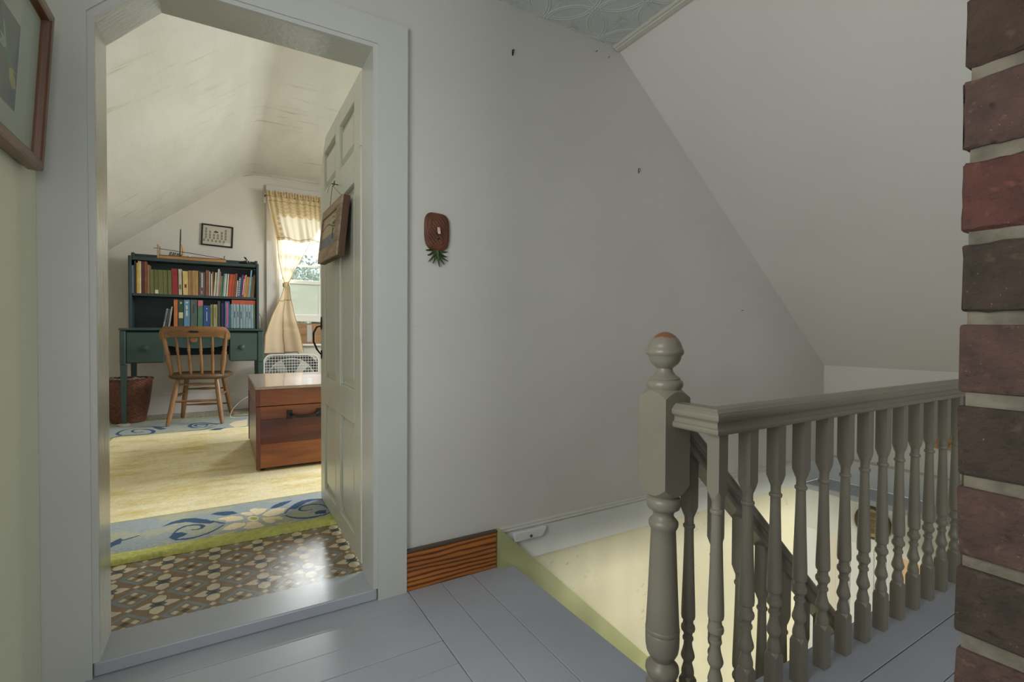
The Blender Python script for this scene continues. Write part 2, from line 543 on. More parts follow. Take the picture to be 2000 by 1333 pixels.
LOWER = [
(-0.4738, -0.4592, 1.036, 0.03, (150, 152, 150), 'leftmost of the three thin booklets leaning on the lower shelf'),
(-0.4543, -0.4416, 1.031, 0.029, (85, 88, 92), 'middle dark one of the three thin leaning booklets'),
(-0.4347, -0.422, 1.055, 0.026, (165, 165, 165), 'rightmost pale grey one of the three thin leaning booklets'),
(-0.3903, -0.3595, 1.12, 0.001, (200, 105, 60), 'orange book with two spine lines on the lower shelf'),
(-0.3555, -0.3153, 1.12, 0.001, (50, 85, 65), 'dark green book with cream patch on the lower shelf'),
(-0.3113, -0.2656, 1.121, 0.001, (105, 150, 180), 'light blue hardback on the lower shelf'),
(-0.2607, -0.2103, 1.123, 0.001, (92, 105, 95), 'thick grey green hardback on the lower shelf'),
(-0.2041, -0.1636, 1.122, 0.001, (95, 125, 105), 'green book with pink top right of the thick grey green hardback'),
(-0.1594, -0.1047, 1.074, 0.001, (45, 85, 140), 'shorter deep blue hardback on the lower shelf'),
(-0.1026, -0.0803, 1.085, 0.001, (150, 145, 95), 'left khaki book of the khaki pair on the lower shelf'),
(-0.0782, -0.0473, 1.086, 0.001, (170, 165, 115), 'right khaki book of the khaki pair on the lower shelf'),
(-0.044, -0.0215, 1.12, 0.001, (75, 75, 72), 'tall charcoal book right of the khaki pair'),
(-0.015, 0.0088, 1.102, 0.001, (42, 48, 80), 'navy blue book left of the blue and pink one'),
(0.0142, 0.0534, 1.118, 0.002, (80, 110, 160), 'blue book with pink stripe down its spine'),
(0.0556, 0.0666, 1.092, 0.001, (95, 150, 155), 'thin teal book left of the pale blue set')]
SET = [(0.0688, 0.0842, 1.086), (0.0864, 0.1107, 1.086), (0.1129, 0.1385, 1.087), (0.1435, 0.1665, 1.088), (0.1687, 0.1901, 1.089), (0.1923, 0.2138, 1.09), (0.2155, 0.2394, 1.09), (0.2411, 0.2594, 1.091), (0.2611, 0.2765, 1.092)]

M = {}
M['wall'] = material('wall_paint', rgb(202, 200, 194), 0.7, rgb(197, 195, 188), 2.5, bump=0.06, bscale=35)
M['left_wall'] = material('left_wall_paint', rgb(234, 236, 212), 0.6, rgb(229, 231, 207), 2.0, bump=0.05, bscale=30)
M['trim'] = material('white_gloss_trim', rgb(197, 198, 193), 0.36, rgb(192, 193, 188), 3.0, bump=0.10, bscale=40, bstretch=(1, 1, 0.25))
M['jamb'] = material('jamb_gloss', rgb(196, 197, 186), 0.18, rgb(190, 191, 180), 3.0, bump=0.3, bscale=60, bstretch=(1, 1, 0.35))
M['soffit'] = material('soffit_gloss', rgb(196, 197, 186), 0.12, rgb(190, 191, 180), 3.0, bump=0.8, bscale=55, bstretch=(0.5, 2, 0.5))
M['slope'] = material('slope_paint', rgb(223, 220, 214), 0.75, rgb(218, 215, 209), 1.8, bump=0.05, bscale=25)
M['tin'] = material('tin_paint', rgb(200, 203, 200), 0.42, rgb(194, 197, 194), 5.0)
M['cream'] = material('stair_plaster', rgb(216, 211, 184), 0.8, rgb(208, 204, 180), 3.0, bump=0.25, bscale=18)
M['skirt'] = material('skirt_paint_shade_cast', rgb(172, 176, 128), 0.5, rgb(167, 171, 126), 5.0)  # olive tone includes a yellow-green shade cast put into the colour
M['bed_slope'] = material('bed_slope_plaster', rgb(209, 206, 196), 0.36, rgb(201, 198, 186), 3.0, stretch=(1.6, 0.5, 1.6), bump=0.35, bscale=10, bstretch=(2.0, 0.35, 2.0), rough2=0.5)
M['bed_wall'] = material('bed_wall_paint', rgb(212, 206, 195), 0.75, rgb(206, 200, 189), 2.0, bump=0.04, bscale=30)
M['base_white'] = material('baseboard_white', rgb(212, 206, 200), 0.5)
M['gray_floor'] = material('gray_floor_paint', rgb(172, 176, 184), 0.29, rgb(165, 169, 178), 4.0, bump=0.07, bscale=90, bstretch=(0.08, 1, 1), rough2=0.33)
M['gray_floor_y'] = material('gray_floor_paint_y', rgb(172, 176, 184), 0.29, rgb(165, 169, 178), 4.0, bump=0.07, bscale=90, bstretch=(1, 0.08, 1), rough2=0.33)
M['dark_gap'] = material('dark_gap', rgb(40, 40, 40), 0.9)
M['rail'] = material('rail_paint', rgb(138, 132, 117), 0.34, rgb(130, 124, 110), 6.0, bump=0.08, bscale=60)
M['mortar'] = material('mortar', rgb(114, 107, 93), 0.95, rgb(88, 82, 70), 40.0, bump=0.9, bscale=90)
def grain_board(name, dark, mid, light, rough):
    m = bpy.data.materials.new(name)
    m.use_nodes = True
    nt = m.node_tree
    b = nt.nodes['Principled BSDF']
    b.inputs['Roughness'].default_value = rough
    tc = nt.nodes.new('ShaderNodeTexCoord')
    mp = nt.nodes.new('ShaderNodeMapping')
    mp.inputs['Scale'].default_value = (0.16, 1, 1)
    nt.links.new(tc.outputs['Object'], mp.inputs[0])
    wv = nt.nodes.new('ShaderNodeTexWave')
    wv.bands_direction = 'Z'
    wv.inputs['Scale'].default_value = 21
    wv.inputs['Distortion'].default_value = 9.0
    wv.inputs['Detail'].default_value = 4
    wv.inputs['Detail Scale'].default_value = 0.7
    nt.links.new(mp.outputs[0], wv.inputs['Vector'])
    r = nt.nodes.new('ShaderNodeValToRGB')
    r.color_ramp.elements[0].position = 0.02
    r.color_ramp.elements[0].color = dark
    r.color_ramp.elements[1].position = 0.9
    r.color_ramp.elements[1].color = light
    e = r.color_ramp.elements.new(0.26)
    e.color = mid
    nt.links.new(wv.outputs['Fac'], r.inputs[0])
    nz = nt.nodes.new('ShaderNodeTexNoise')
    nz.inputs['Scale'].default_value = 9
    nt.links.new(mp.outputs[0], nz.inputs['Vector'])
    mr = nt.nodes.new('ShaderNodeMapRange')
    mr.inputs['From Min'].default_value = 0.3
    mr.inputs['From Max'].default_value = 0.7
    mr.inputs['To Min'].default_value = 0.55
    mr.inputs['To Max'].default_value = 1.15
    nt.links.new(nz.outputs['Fac'], mr.inputs[0])
    vm = nt.nodes.new('ShaderNodeVectorMath')
    vm.operation = 'SCALE'
    nt.links.new(r.outputs[0], vm.inputs[0])
    nt.links.new(mr.outputs[0], vm.inputs['Scale'])
    nt.links.new(vm.outputs[0], b.inputs['Base Color'])
    return m


M['pine'] = grain_board('pine_board', rgb(92, 48, 20), rgb(150, 88, 38), rgb(184, 114, 52), 0.3)
M['pine_cap'] = material('pine_cap', rgb(84, 72, 60), 0.5)
M['white_lower'] = material('lower_white', rgb(214, 216, 214), 0.6)
M['beige_lower'] = material('lower_beige', rgb(178, 173, 160), 0.6)
M['door_lower'] = material('lower_door_white', rgb(180, 183, 180), 0.6)
M['peach'] = material('lower_peach', rgb(214, 178, 140), 0.7)
M['black'] = material('black_iron', rgb(32, 31, 30), 0.45, bump=0.15, bscale=120, metal=0.3)
M['glass'] = None


def scuffs(m, scale, stretch, lo, hi, dark, mask_scale):
    """old scrapes and stains in the plaster: stretched noise inside larger patches"""
    nt = m.node_tree
    b = nt.nodes['Principled BSDF']
    src = b.inputs['Base Color'].links[0].from_socket
    tc = nt.nodes.new('ShaderNodeTexCoord')
    mp = nt.nodes.new('ShaderNodeMapping')
    mp.inputs['Scale'].default_value = stretch
    mp.inputs['Rotation'].default_value = (0, 0, math.radians(18))
    nt.links.new(tc.outputs['Object'], mp.inputs[0])
    a = nt.nodes.new('ShaderNodeTexNoise')
    a.inputs['Scale'].default_value = scale
    a.inputs['Detail'].default_value = 5
    a.inputs['Roughness'].default_value = 0.65
    nt.links.new(mp.outputs[0], a.inputs['Vector'])
    k = nt.nodes.new('ShaderNodeTexNoise')
    k.inputs['Scale'].default_value = mask_scale
    nt.links.new(tc.outputs['Object'], k.inputs['Vector'])
    r1 = nt.nodes.new('ShaderNodeMapRange')
    r1.inputs['From Min'].default_value = lo
    r1.inputs['From Max'].default_value = hi
    nt.links.new(a.outputs['Fac'], r1.inputs[0])
    r2 = nt.nodes.new('ShaderNodeMapRange')
    r2.inputs['From Min'].default_value = 0.46
    r2.inputs['From Max'].default_value = 0.58
    nt.links.new(k.outputs['Fac'], r2.inputs[0])
    mu = nt.nodes.new('ShaderNodeMath')
    mu.operation = 'MULTIPLY'
    nt.links.new(r1.outputs[0], mu.inputs[0])
    nt.links.new(r2.outputs[0], mu.inputs[1])
    mx = nt.nodes.new('ShaderNodeMix')
    mx.data_type = 'RGBA'
    nt.links.new(mu.outputs[0], mx.inputs['Factor'])
    nt.links.new(src, mx.inputs['A'])
    mx.inputs['B'].default_value = dark
    nt.links.new(mx.outputs['Result'], b.inputs['Base Color'])


scuffs(M['bed_slope'], 5.0, (0.5, 3.2, 0.5), 0.57, 0.74, rgb(160, 158, 138), 1.1)
scuffs(M['cream'], 26.0, (1.0, 1.0, 1.4), 0.60, 0.74, rgb(178, 164, 132), 3.0)
scuffs(M['wall'], 30.0, (0.5, 1.0, 1.6), 0.70, 0.80, rgb(140, 138, 128), 4.0)
scuffs(M['gray_floor'], 40.0, (0.3, 1.0, 1.0), 0.72, 0.80, rgb(120, 122, 124), 5.0)
scuffs(M['gray_floor_y'], 40.0, (1.0, 0.3, 1.0), 0.72, 0.80, rgb(120, 122, 124), 5.0)


def struct(name, mb, m, parent=None, **kw):
    o = mb.build(name, m, parent, **kw)
    if parent is None:
        o['kind'] = 'structure'
    return o


# ------------------------------------------------------------------ landing floor: boards
XF, YW = 0.871, 1.5            # edge of the stairwell, plane of the doorway wall
floor = empty('floor', kind='structure')
sub = MB()
sub.box(-0.36, XF - 0.012, -1.7, YW, -0.20, -0.021)
sub.box(XF - 0.012, 2.984, -1.7, 0.675, -0.20, -0.021)
sub.build('joist_deck', M['dark_gap'], floor)


def plank(x0, x1, y0, y1, dz=0.0, m='gray_floor'):
    g = 0.0009
    MB().box(x0 + g, x1 - g, y0 + g, y1 - g, -0.02, dz).build('plank', M[m], floor, bevel=0.0012, seg=1)


yb = [1.5, 1.4, 1.302, 1.204, 1.101, 0.99, 0.87, 0.74, 0.60, 0.44, 0.28, 0.10, -0.1, -0.35, -0.6, -0.9, -1.3, -1.7]
for i in range(len(yb) - 1):
    plank(-0.357, 0.503, yb[i + 1], yb[i], random.uniform(-0.0008, 0.0004))
for a, b in ((0.503, 0.614), (0.614, 0.725), (0.725, 0.883)):
    plank(a, b, -1.7 if a < 0.7 else 0.69, 1.5, random.uniform(-0.0006, 0.0004), 'gray_floor_y')
plank(0.725, 0.871, -1.7, 0.69, 0.0, 'gray_floor_y')
yr = [0.69, 0.56, 0.46, 0.34, 0.2, 0.05, -0.15, -0.4, -0.7, -1.1, -1.7]
for i in range(len(yr) - 1):
    plank(0.871, 2.984, yr[i + 1], yr[i], random.uniform(-0.0006, 0.0004))
struct('trim_8', MB().box(XF - 0.012, XF, 0.69, YW, -0.26, -0.021), M['skirt'])
struct('trim_9', MB().box(XF, 2.76, 0.675, 0.687, -0.26, -0.021), M['skirt'])

# ------------------------------------------------------------------ doorway wall
JL, JR, ZT = -0.256, 0.392, 1.682     # clear opening
CHX, CHZ = -0.138, 1.558              # clipped corner of the opening
w = MB()
w.prism([(JR + 0.012, 0.0), (3.06, 0.0), (3.06, 0.66), (1.385, 1.98), (JR + 0.012, 1.98)], 'y', YW, 1.56)
w.prism([(-0.4, ZT + 0.012), (JR + 0.012, ZT + 0.012), (JR + 0.012, 1.98), (-0.4, 1.98)], 'y', YW, 1.56)
w.prism([(-0.4, -0.02), (JL - 0.012, -0.02), (JL - 0.012, CHZ), (CHX, ZT + 0.012), (-0.4, ZT + 0.012)], 'y', YW, 1.56)
struct('wall_back', w, M['wall'])
w = MB()
w.prism([(JR + 0.012, 0.0), (2.4, 0.0), (2.4, 2.6), (JR + 0.012, 2.6)], 'y', 1.56, 1.62)
w.prism([(-1.7, ZT + 0.012), (JR + 0.012, ZT + 0.012), (JR + 0.012, 2.6), (-1.7, 2.6)], 'y', 1.56, 1.62)
w.prism([(-1.7, -0.02), (JL - 0.012, -0.02), (JL - 0.012, CHZ), (CHX, ZT + 0.012), (-1.7, ZT + 0.012)], 'y', 1.56, 1.62)
struct('wall_near', w, M['bed_wall'])
# plaster of the stairwell below the landing line
w = MB()
w.box(0.80, 2.74, YW, 1.56, -2.2, 0.0)
struct('wall_stair', w, M['cream'])

# door casing, bead, jambs
casing = empty('trim_1', kind='structure')
y0, y1 = 1.482, 1.5
MB().prism([(-0.357, 0), (-0.269, 0), (-0.269, 1.565), (-0.357, 1.60)], 'y', y0, y1).build('casing_board', M['trim'], casing)
MB().prism([(-0.357, 1.60), (-0.269, 1.565), (-0.144, 1.694), (-0.18, 1.772), (-0.357, 1.772)], 'y', y0, y1).build('casing_board', M['trim'], casing)
MB().prism([(-0.144, 1.694), (0.406, 1.694), (0.498, 1.772), (-0.18, 1.772)], 'y', y0, y1).build('casing_board', M['trim'], casing)
MB().prism([(0.406, 0), (0.496, 0), (0.498, 1.772), (0.406, 1.694)], 'y', y0, y1).build('casing_board', M['trim'], casing)
# bead strip a little behind the casing face
b = MB()
b.prism([(-0.269, 0.035), (JL, 0.035), (JL, CHZ), (-0.269, 1.566)], 'y', 1.487, 1.4998)
b.prism([(-0.269, 1.566), (JL, CHZ), (CHX, ZT), (-0.144, 1.694)], 'y', 1.487, 1.4998)
b.prism([(CHX, ZT), (JR, ZT), (0.406, 1.694), (-0.144, 1.694)], 'y', 1.487, 1.4998)
b.prism([(JR, 0.035), (0.406, 0.035), (0.406, 1.694), (JR, ZT)], 'y', 1.487, 1.4998)
b.build('bead', M['trim'], casing)
MB().box(JL - 0.012, JL, 1.5, 1.625, 0.03, CHZ).build('jamb', M['jamb'], casing)
MB().box(JR, JR + 0.012, 1.5, 1.625, 0.03, ZT + 0.012).build('jamb', M['trim'], casing)
MB().prism([(JL - 0.012, CHZ + 0.008), (JL, CHZ), (CHX, ZT), (CHX - 0.008, ZT + 0.012)], 'y', 1.5, 1.625).build('soffit', M['soffit'], casing)
MB().box(CHX - 0.008, JR, 1.5, 1.625, ZT, ZT + 0.012).build('soffit', M['jamb'], casing)
# threshold
struct('trim_2', MB().box(JL - 0.012, JR + 0.012, 1.4885, 1.628, 0.0, 0.034), M['gray_floor'], bevel=0.004)

# left wall of the landing with an added, unseen window opening for the fill lamp
w = MB()
w.box(-0.42, -0.357, 0.98, 1.4778, 0.0, 1.99)
w.box(-0.42, -0.357, 1.4778, 1.4998, 1.775, 1.99)
w.box(-0.42, -0.357, -1.7, 0.02, 0.0, 1.99)
w.box(-0.42, -0.357, 0.02, 0.98, 0.0, 0.45)
w.box(-0.42, -0.357, 0.02, 0.98, 1.75, 1.99)
struct('wall_left', w, M['left_wall'])
wl = empty('added_window_2', kind='structure')  # added window that lets the left fill lamp in
f = MB()
for a, c in ((0.02, 0.06), (0.94, 0.98)):
    f.box(-0.41, -0.37, a, c, 0.45, 1.75)
for a, c in ((0.45, 0.49), (1.71, 1.75), (1.08, 1.12)):
    f.box(-0.408, -0.372, 0.06, 0.94, a, c)
f.build('sash', M['trim'], wl)
w = MB()
w.box(-0.42, -0.1, -1.76, -1.7, 0.0, 1.99)
w.box(1.1, 3.06, -1.76, -1.7, 0.0, 1.99)
w.box(-0.1, 1.1, -1.76, -1.7, 0.0, 0.6)
w.box(-0.1, 1.1, -1.76, -1.7, 1.7, 1.99)  # opening in this wall added for the rear fill lamp
struct('wall_behind', w, M['wall'])

# knee wall at the far right, sloping ceiling, ceiling trim
struct('wall_right', MB().box(2.984, 3.06, -1.7, YW, 0.0, 0.66), M['slope'])
a = Vector((1.379, 1.98)); c = Vector((2.99, 0.641))
d = (c - a).normalized(); n = Vector((-d.y, d.x))
n = n if n.y > 0 else -n
struct('ceiling_slope', MB().prism([a, c, c + n * 0.05, a + n * 0.05], 'y', -1.7, YW), M['slope'])
t = MB()
t.prism([(1.353, 1.984), (1.353, 1.972), (1.355, 1.970), (1.364, 1.9695), (1.366, 1.966), (1.384, 1.964), (1.387, 1.966), (1.388, 1.984)], 'y', -1.7, 1.497)
struct('trim_3', t, material('cream_trim', rgb(204, 202, 188), 0.5))

# pressed tin ceiling: panels of two by two cells, overlapping circles with fans between
CELL = 0.129
PX, PY = 1.145, 1.361


def tin_height(X, Y):
    """square lattice turned by 45 degrees: circles overlap in pointed leaves, fans sit in the cells"""
    p, q = (X - PX) / (2 * CELL), (Y - PY) / (2 * CELL)
    u = (p + q) % 1.0 - 0.5
    v = (p - q) % 1.0 - 0.5
    R = math.sqrt(0.5)
    h = np.zeros_like(X)
    for du in (-1, 0, 1):
        for dv in (-1, 0, 1):
            if abs(du) + abs(dv) > 1:
                continue
            dd = np.hypot(u - du, v - dv)
            h += 0.0026 * np.exp(-((dd - R + 0.010) / 0.011) ** 2) + 0.0020 * np.exp(-((dd - R + 0.062) / 0.011) ** 2) * (dd < R)
    r = np.hypot(u, v)
    ang = np.arctan2(v, u)
    inner = np.hypot(np.abs(u) - 1, v) > R + 0.035
    inner &= np.hypot(u, np.abs(v) - 1) > R + 0.035
    k4 = np.abs((ang / (np.pi / 2)) % 1.0 - 0.5) * 2
    reach = 0.13 + 0.13 * k4
    env = np.exp(-((r - reach * 0.62) / 0.075) ** 2)
    h += 0.0026 * env * (0.5 + 0.5 * np.cos(28 * ang)) * inner
    return h


def tin_panel(cells):
    n = 150
    L = CELL * cells
    xs = np.linspace(0, L, n)
    X, Y = np.meshgrid(xs + PX - CELL, xs + PY - CELL)
    Z = -tin_height(X, Y)
    edge = np.minimum(np.minimum(xs[None, :], L - xs[None, :]), np.minimum(xs[:, None], L - xs[:, None]))
    Z = Z + 0.0015 * np.exp(-(edge / 0.0016) ** 2)
    C = np.ones(X.shape + (3,))
    o = painted_grid('panel', M['tin'], xs[None, :] + 0 * X, xs[:, None] + 0 * Y, Z, C)
    me = o.data
    bpy.data.objects.remove(o)
    return me


ceil_e = empty('ceiling', kind='structure')
pm = tin_panel(2)
gx0, gy0 = PX + CELL - 2 * CELL * 6, PY + CELL
for i in range(7):
    for j in range(-4, 1):
        link_mesh('panel', pm, ceil_e, (gx0 + i * 2 * CELL - 2 * CELL * 0, gy0 + (j - 0) * 2 * CELL - 0.0, 1.98))
struct('ceiling_deck', MB().box(-0.42, 1.40, -1.7, YW, 1.986, 2.0), M['tin'])

# ------------------------------------------------------------------ skirting, mouldings on the doorway wall
struct('baseboard_left', MB().box(0.497, 0.822, 1.486, YW, 0.0, 0.123), M['pine'], bevel=0.002)
struct('trim_10', MB().box(0.497, 0.824, 1.484, YW, 0.1232, 0.132), M['pine_cap'], bevel=0.002)
struct('trim_4', MB().prism([(0.8245, -0.35), (0.8245, 0.133), (0.834, 0.133), (2.70, -1.655), (2.70, -2.1)], 'y', 1.468, YW), M['skirt'])
bb = MB()
bb.box(0.836, 2.984, 1.490, YW, 0.0, 0.112)
struct('baseboard_back', bb, M['white_lower'])
R = sweep([(0.836, YW, 0.113), (2.975, YW, 0.113)], [(0, 0), (-0.013, 0.001), (-0.015, 0.006), (-0.011, 0.010), (-0.012, 0.016), (-0.006, 0.0195), (0, 0.0195)])
struct('trim_5', MB().rings(R), M['wall'])
bb = MB()
bb.box(2.972, 2.984, -1.7, 1.488, 0.0, 0.128)
struct('baseboard_right', bb, M['white_lower'])
struct('trim_11', MB().box(2.968, 2.984, -1.7, 1.488, 0.1285, 0.138), material('ochre_strip', rgb(190, 180, 152), 0.5), bevel=0.002)
# small painted block with a screw under the moulding
blk = empty('wooden_block', (0.95, YW, 0.09), label='small white painted wedge block with a screw under the wall moulding', cat='block')
MB().prism([(-0.062, -0.014), (0.058, -0.014), (0.078, 0.012), (0.078, 0.02), (-0.062, 0.02)], 'y', -0.026, -0.0102).build('body', M['white_lower'], blk, bevel=0.003)
MB().lathe([(0, 0.0055), (0.003, 0.005), (0.004, 0.002)], n=10).build('screw', M['pine_cap'], blk, loc=(0.008, -0.026, -0.002), rot=(math.radians(90), 0, 0))

# ------------------------------------------------------------------ stairwell end: ledge, header, lower hall
XH = 2.768
fl2 = MB()
fl2.box(XH, 2.972, 0.675, 1.49, -0.03, 0.0)
struct('floor_ledge', fl2, M['gray_floor'], bevel=0.004)
struct('wall_header', MB().box(XH + 0.006, XH + 0.05, 0.675, 1.498, -0.242, -0.0302), M['white_lower'])
struct('ceiling_lower', MB().box(XH + 0.0505, 4.9, -1.8, 1.498, -0.242, -0.2), M['white_lower'])
struct('ceiling_below', MB().box(-1.7, XH, -1.8, 0.674, -0.29, -0.262), M['white_lower'])
struct('wall_lower_back', MB().box(2.74, 4.9, 1.505, 1.56, -2.2, -0.03), M['door_lower'])
struct('wall_lower_end', MB().box(4.9, 4.96, -1.8, 1.56, -2.2, -0.2), M['peach'])
struct('wall_lower_front', MB().box(-1.7, 4.96, -1.86, -1.8, -2.2, -0.2), M['cream'])
struct('wall_lower_left', MB().box(-1.76, -1.7, -1.8, 1.56, -2.2, -0.2), M['cream'])
struct('floor_lower', MB().box(-1.7, 4.96, -1.8, 1.56, -2.2, -2.1), M['gray_floor'])
d2 = empty('door_2', kind='structure')
MB().box(2.80, 2.885, 1.487, 1.505, -2.1, -0.2425).build('casing_board', M['door_lower'], d2, bevel=0.002)
MB().box(3.30, 3.385, 1.487, 1.505, -2.1, -0.2425).build('casing_board', M['door_lower'], d2, bevel=0.002)
for i in range(2):
    MB().box(2.986 + i * 0.155, 3.139 + i * 0.155, 1.494, 1.5045, -2.1, -0.2425).build('plank', M['beige_lower'], d2, bevel=0.004)
MB().box(3.262, 3.305, 1.482, 1.488, -0.275, -0.252).build('hinge', M['pine_cap'], d2)
for i in range(3):
    MB().box(3.45 + i * 0.17, 3.60 + i * 0.17, 1.49, 1.5045, -2.05, -0.2425).build('plank', M['door_lower'], d2, bevel=0.006)
struct('wall_lower_side', MB().box(3.97, 4.04, 1.35, 1.504, -2.1, -0.2425), M['peach'])

# stairs down towards the right
st = empty('stairs', kind='structure')
RISE, RUN = 0.19, 0.196
for i in range(10):
    zt = -RISE * (i + 1)
    x = XF + RUN * i
    MB().box(x - 0.0 if i else x + 0.001, x + RUN + 0.02, 0.69, 1.466, zt - 0.025, zt).build('tread', M['gray_floor'], st, bevel=0.005)
    if i < 9:
        MB().box(x + RUN - 0.002, x + RUN + 0.012, 0.69, 1.466, zt - RISE + 0.001, zt - 0.0255).build('riser', M['skirt'], st)

# ------------------------------------------------------------------ brick chimney
ch = empty('chimney', (0.53, 0.16, 0), label='rough red and brown brick chimney column at the right edge beside the railing', cat='chimney')
MB().box(0.0035, 0.42, -0.62, -0.0035, 0.0, 1.98).build('mortar', M['mortar'], ch)
brick_cols = {22: (104, 64, 50), 21: (76, 58, 45), 20: (106, 58, 48), 19: (76, 58, 45), 18: (104, 68, 55), 17: (92, 66, 50),
              16: (108, 57, 47), 15: (80, 60, 45), 14: (98, 72, 62), 23: (76, 60, 48), 13: (104, 62, 50)}
bmats = {}


def brick_mat(c):
    if c not in bmats:
        c_ = tuple(int(v * 0.80) for v in c)
        k = tuple(int(v * 0.62) for v in c)
        m = bmats[c] = material('brick_%d' % len(bmats), rgb(*c_), 0.9, rgb(*k), 45, bump=1.0, bscale=150, lo=0.38, hi=0.72)
        nt = m.node_tree
        b = nt.nodes['Principled BSDF']
        src = b.inputs['Base Color'].links[0].from_socket
        tc = nt.nodes.new('ShaderNodeTexCoord')
        for sc_, lo_, hi_, col_ in ((330, 0.71, 0.80, (140, 122, 104)), (90, 0.62, 0.72, tuple(int(v * 1.25) for v in c_)), (70, 0.66, 0.74, tuple(int(v * 0.45) for v in c_))):
            nz = nt.nodes.new('ShaderNodeTexNoise')
            nz.inputs['Scale'].default_value = sc_
            nz.inputs['Detail'].default_value = 2
            vm = nt.nodes.new('ShaderNodeVectorMath')
            vm.operation = 'ADD'
            vm.inputs[1].default_value = (sc_ * 0.13, sc_ * 0.31, len(bmats) * 0.7)
            nt.links.new(tc.outputs['Object'], vm.inputs[0])
            nt.links.new(vm.outputs[0], nz.inputs['Vector'])
            mr = nt.nodes.new('ShaderNodeMapRange')
            mr.inputs['From Min'].default_value = lo_
            mr.inputs['From Max'].default_value = hi_
            mr.inputs['To Max'].default_value = 0.85
            nt.links.new(nz.outputs['Fac'], mr.inputs[0])
            mx = nt.nodes.new('ShaderNodeMix')
            mx.data_type = 'RGBA'
            nt.links.new(mr.outputs[0], mx.inputs['Factor'])
            nt.links.new(src, mx.inputs['A'])
            mx.inputs['B'].default_value = rgb(*col_)
            src = mx.outputs['Result']
        nt.links.new(src, b.inputs['Base Color'])
    return bmats[c]


PITCH = 0.0674
Z0 = 0.566 - 8 * PITCH      # joint centre 8 at 0.566
pal = list(set(brick_cols.values()))


def rough_brick(x0, x1, y0, y1, z0, z1, c):
    """a hand-made looking brick: faces cut into small facets that are pushed about"""
    bm = bmesh.new()
    ys = [y1 - 0.0015 - 0.007 * i for i in range(9)] + [y0]
    ys = [y1] + [y for y in ys if y > y0 + 0.003] + [y0]
    nz_ = 8
    prof = []
    r = 0.0022
    n_ = 7
    cols = []
    for y in ys:
        ring = []
        ins = 0.0022 if y in (y1, y0) else 0.0
        pts = [(x0 + ins, z0 + r), (x0 + ins, z0 + (z1 - z0) * 0.2), (x0 + ins, z0 + (z1 - z0) * 0.4), (x0 + ins, z0 + (z1 - z0) * 0.6), (x0 + ins, z0 + (z1 - z0) * 0.8), (x0 + ins, z1 - r),
               (x0 + r, z1 - ins), (x1, z1 - ins), (x1, z0 + ins), (x0 + r, z0 + ins)]
        for i, (x, z) in enumerate(pts):
            q = 0.0009 if i < 7 or i == 9 else 0.0
            ring.append(bm.verts.new((x + random.uniform(-q, q), y + random.uniform(-0.0008, 0.0006), z + random.uniform(-q, q))))
        cols.append(ring)
    for a_, b_ in zip(cols, cols[1:]):
        for i in range(10):
            j_ = (i + 1) % 10
            bm.faces.new((a_[i], a_[j_], b_[j_], b_[i]))
    bm.faces.new(cols[0])
    bm.faces.new(list(reversed(cols[-1])))
    bmesh.ops.recalc_face_normals(bm, faces=bm.faces)
    me = bpy.data.meshes.new('brick')
    bm.to_mesh(me)
    bm.free()
    me.polygons.foreach_set('use_smooth', [True] * len(me.polygons))
    me.set_sharp_from_angle(angle=math.radians(38))
    me.materials.append(brick_mat(c))
    link_mesh('brick', me, ch)


def brick(x0, x1, y0, y1, z0, z1, c):
    mb = MB()
    mb.box(x0, x1, y0, y1, z0, z1)
    j = lambda s: random.uniform(-s, s)
    mb.v = [(p[0] + j(0.0016), p[1] + j(0.0016), p[2] + j(0.0014)) for p in mb.v]
    mb.build('brick', brick_mat(c), ch, bevel=0.0025, seg=2)


for k in range(0, 30):
    zc = Z0 + k * PITCH + PITCH / 2
    z0, z1 = zc - 0.0282, zc + 0.0282
    z0 = max(z0, 0.0)
    if z1 > 1.985:
        break
    col = brick_cols.get(k, pal[(k * 5) % len(pal)])
    h = 0.1 if k % 2 else 0.2
    edges = [0.0, -h] + [-h - 0.2 * i for i in range(1, 4)]
    edges = [e for e in edges if e > -0.6] + [-0.62]
    for i in range(len(edges) - 1):
        y1 = edges[i] - (0.005 if i else 0) + random.uniform(-0.001, 0.001) * (i == 0)
        cc = col if i == 0 else pal[(k * 3 + i * 2) % len(pal)]
        (rough_brick if i == 0 and 11 < k < 26 else brick)(0.0 + random.uniform(-0.001, 0.001), 0.098, edges[i + 1] + 0.005, y1, z0, z1, cc)
    for i in range(2):
        brick(0.108 + i * 0.158 - 0.0, 0.256 + i * 0.158, -0.098, random.uniform(-0.002, 0.001), z0, z1, pal[(k + i * 3) % len(pal)])

# ------------------------------------------------------------------ balusters, newel, rails


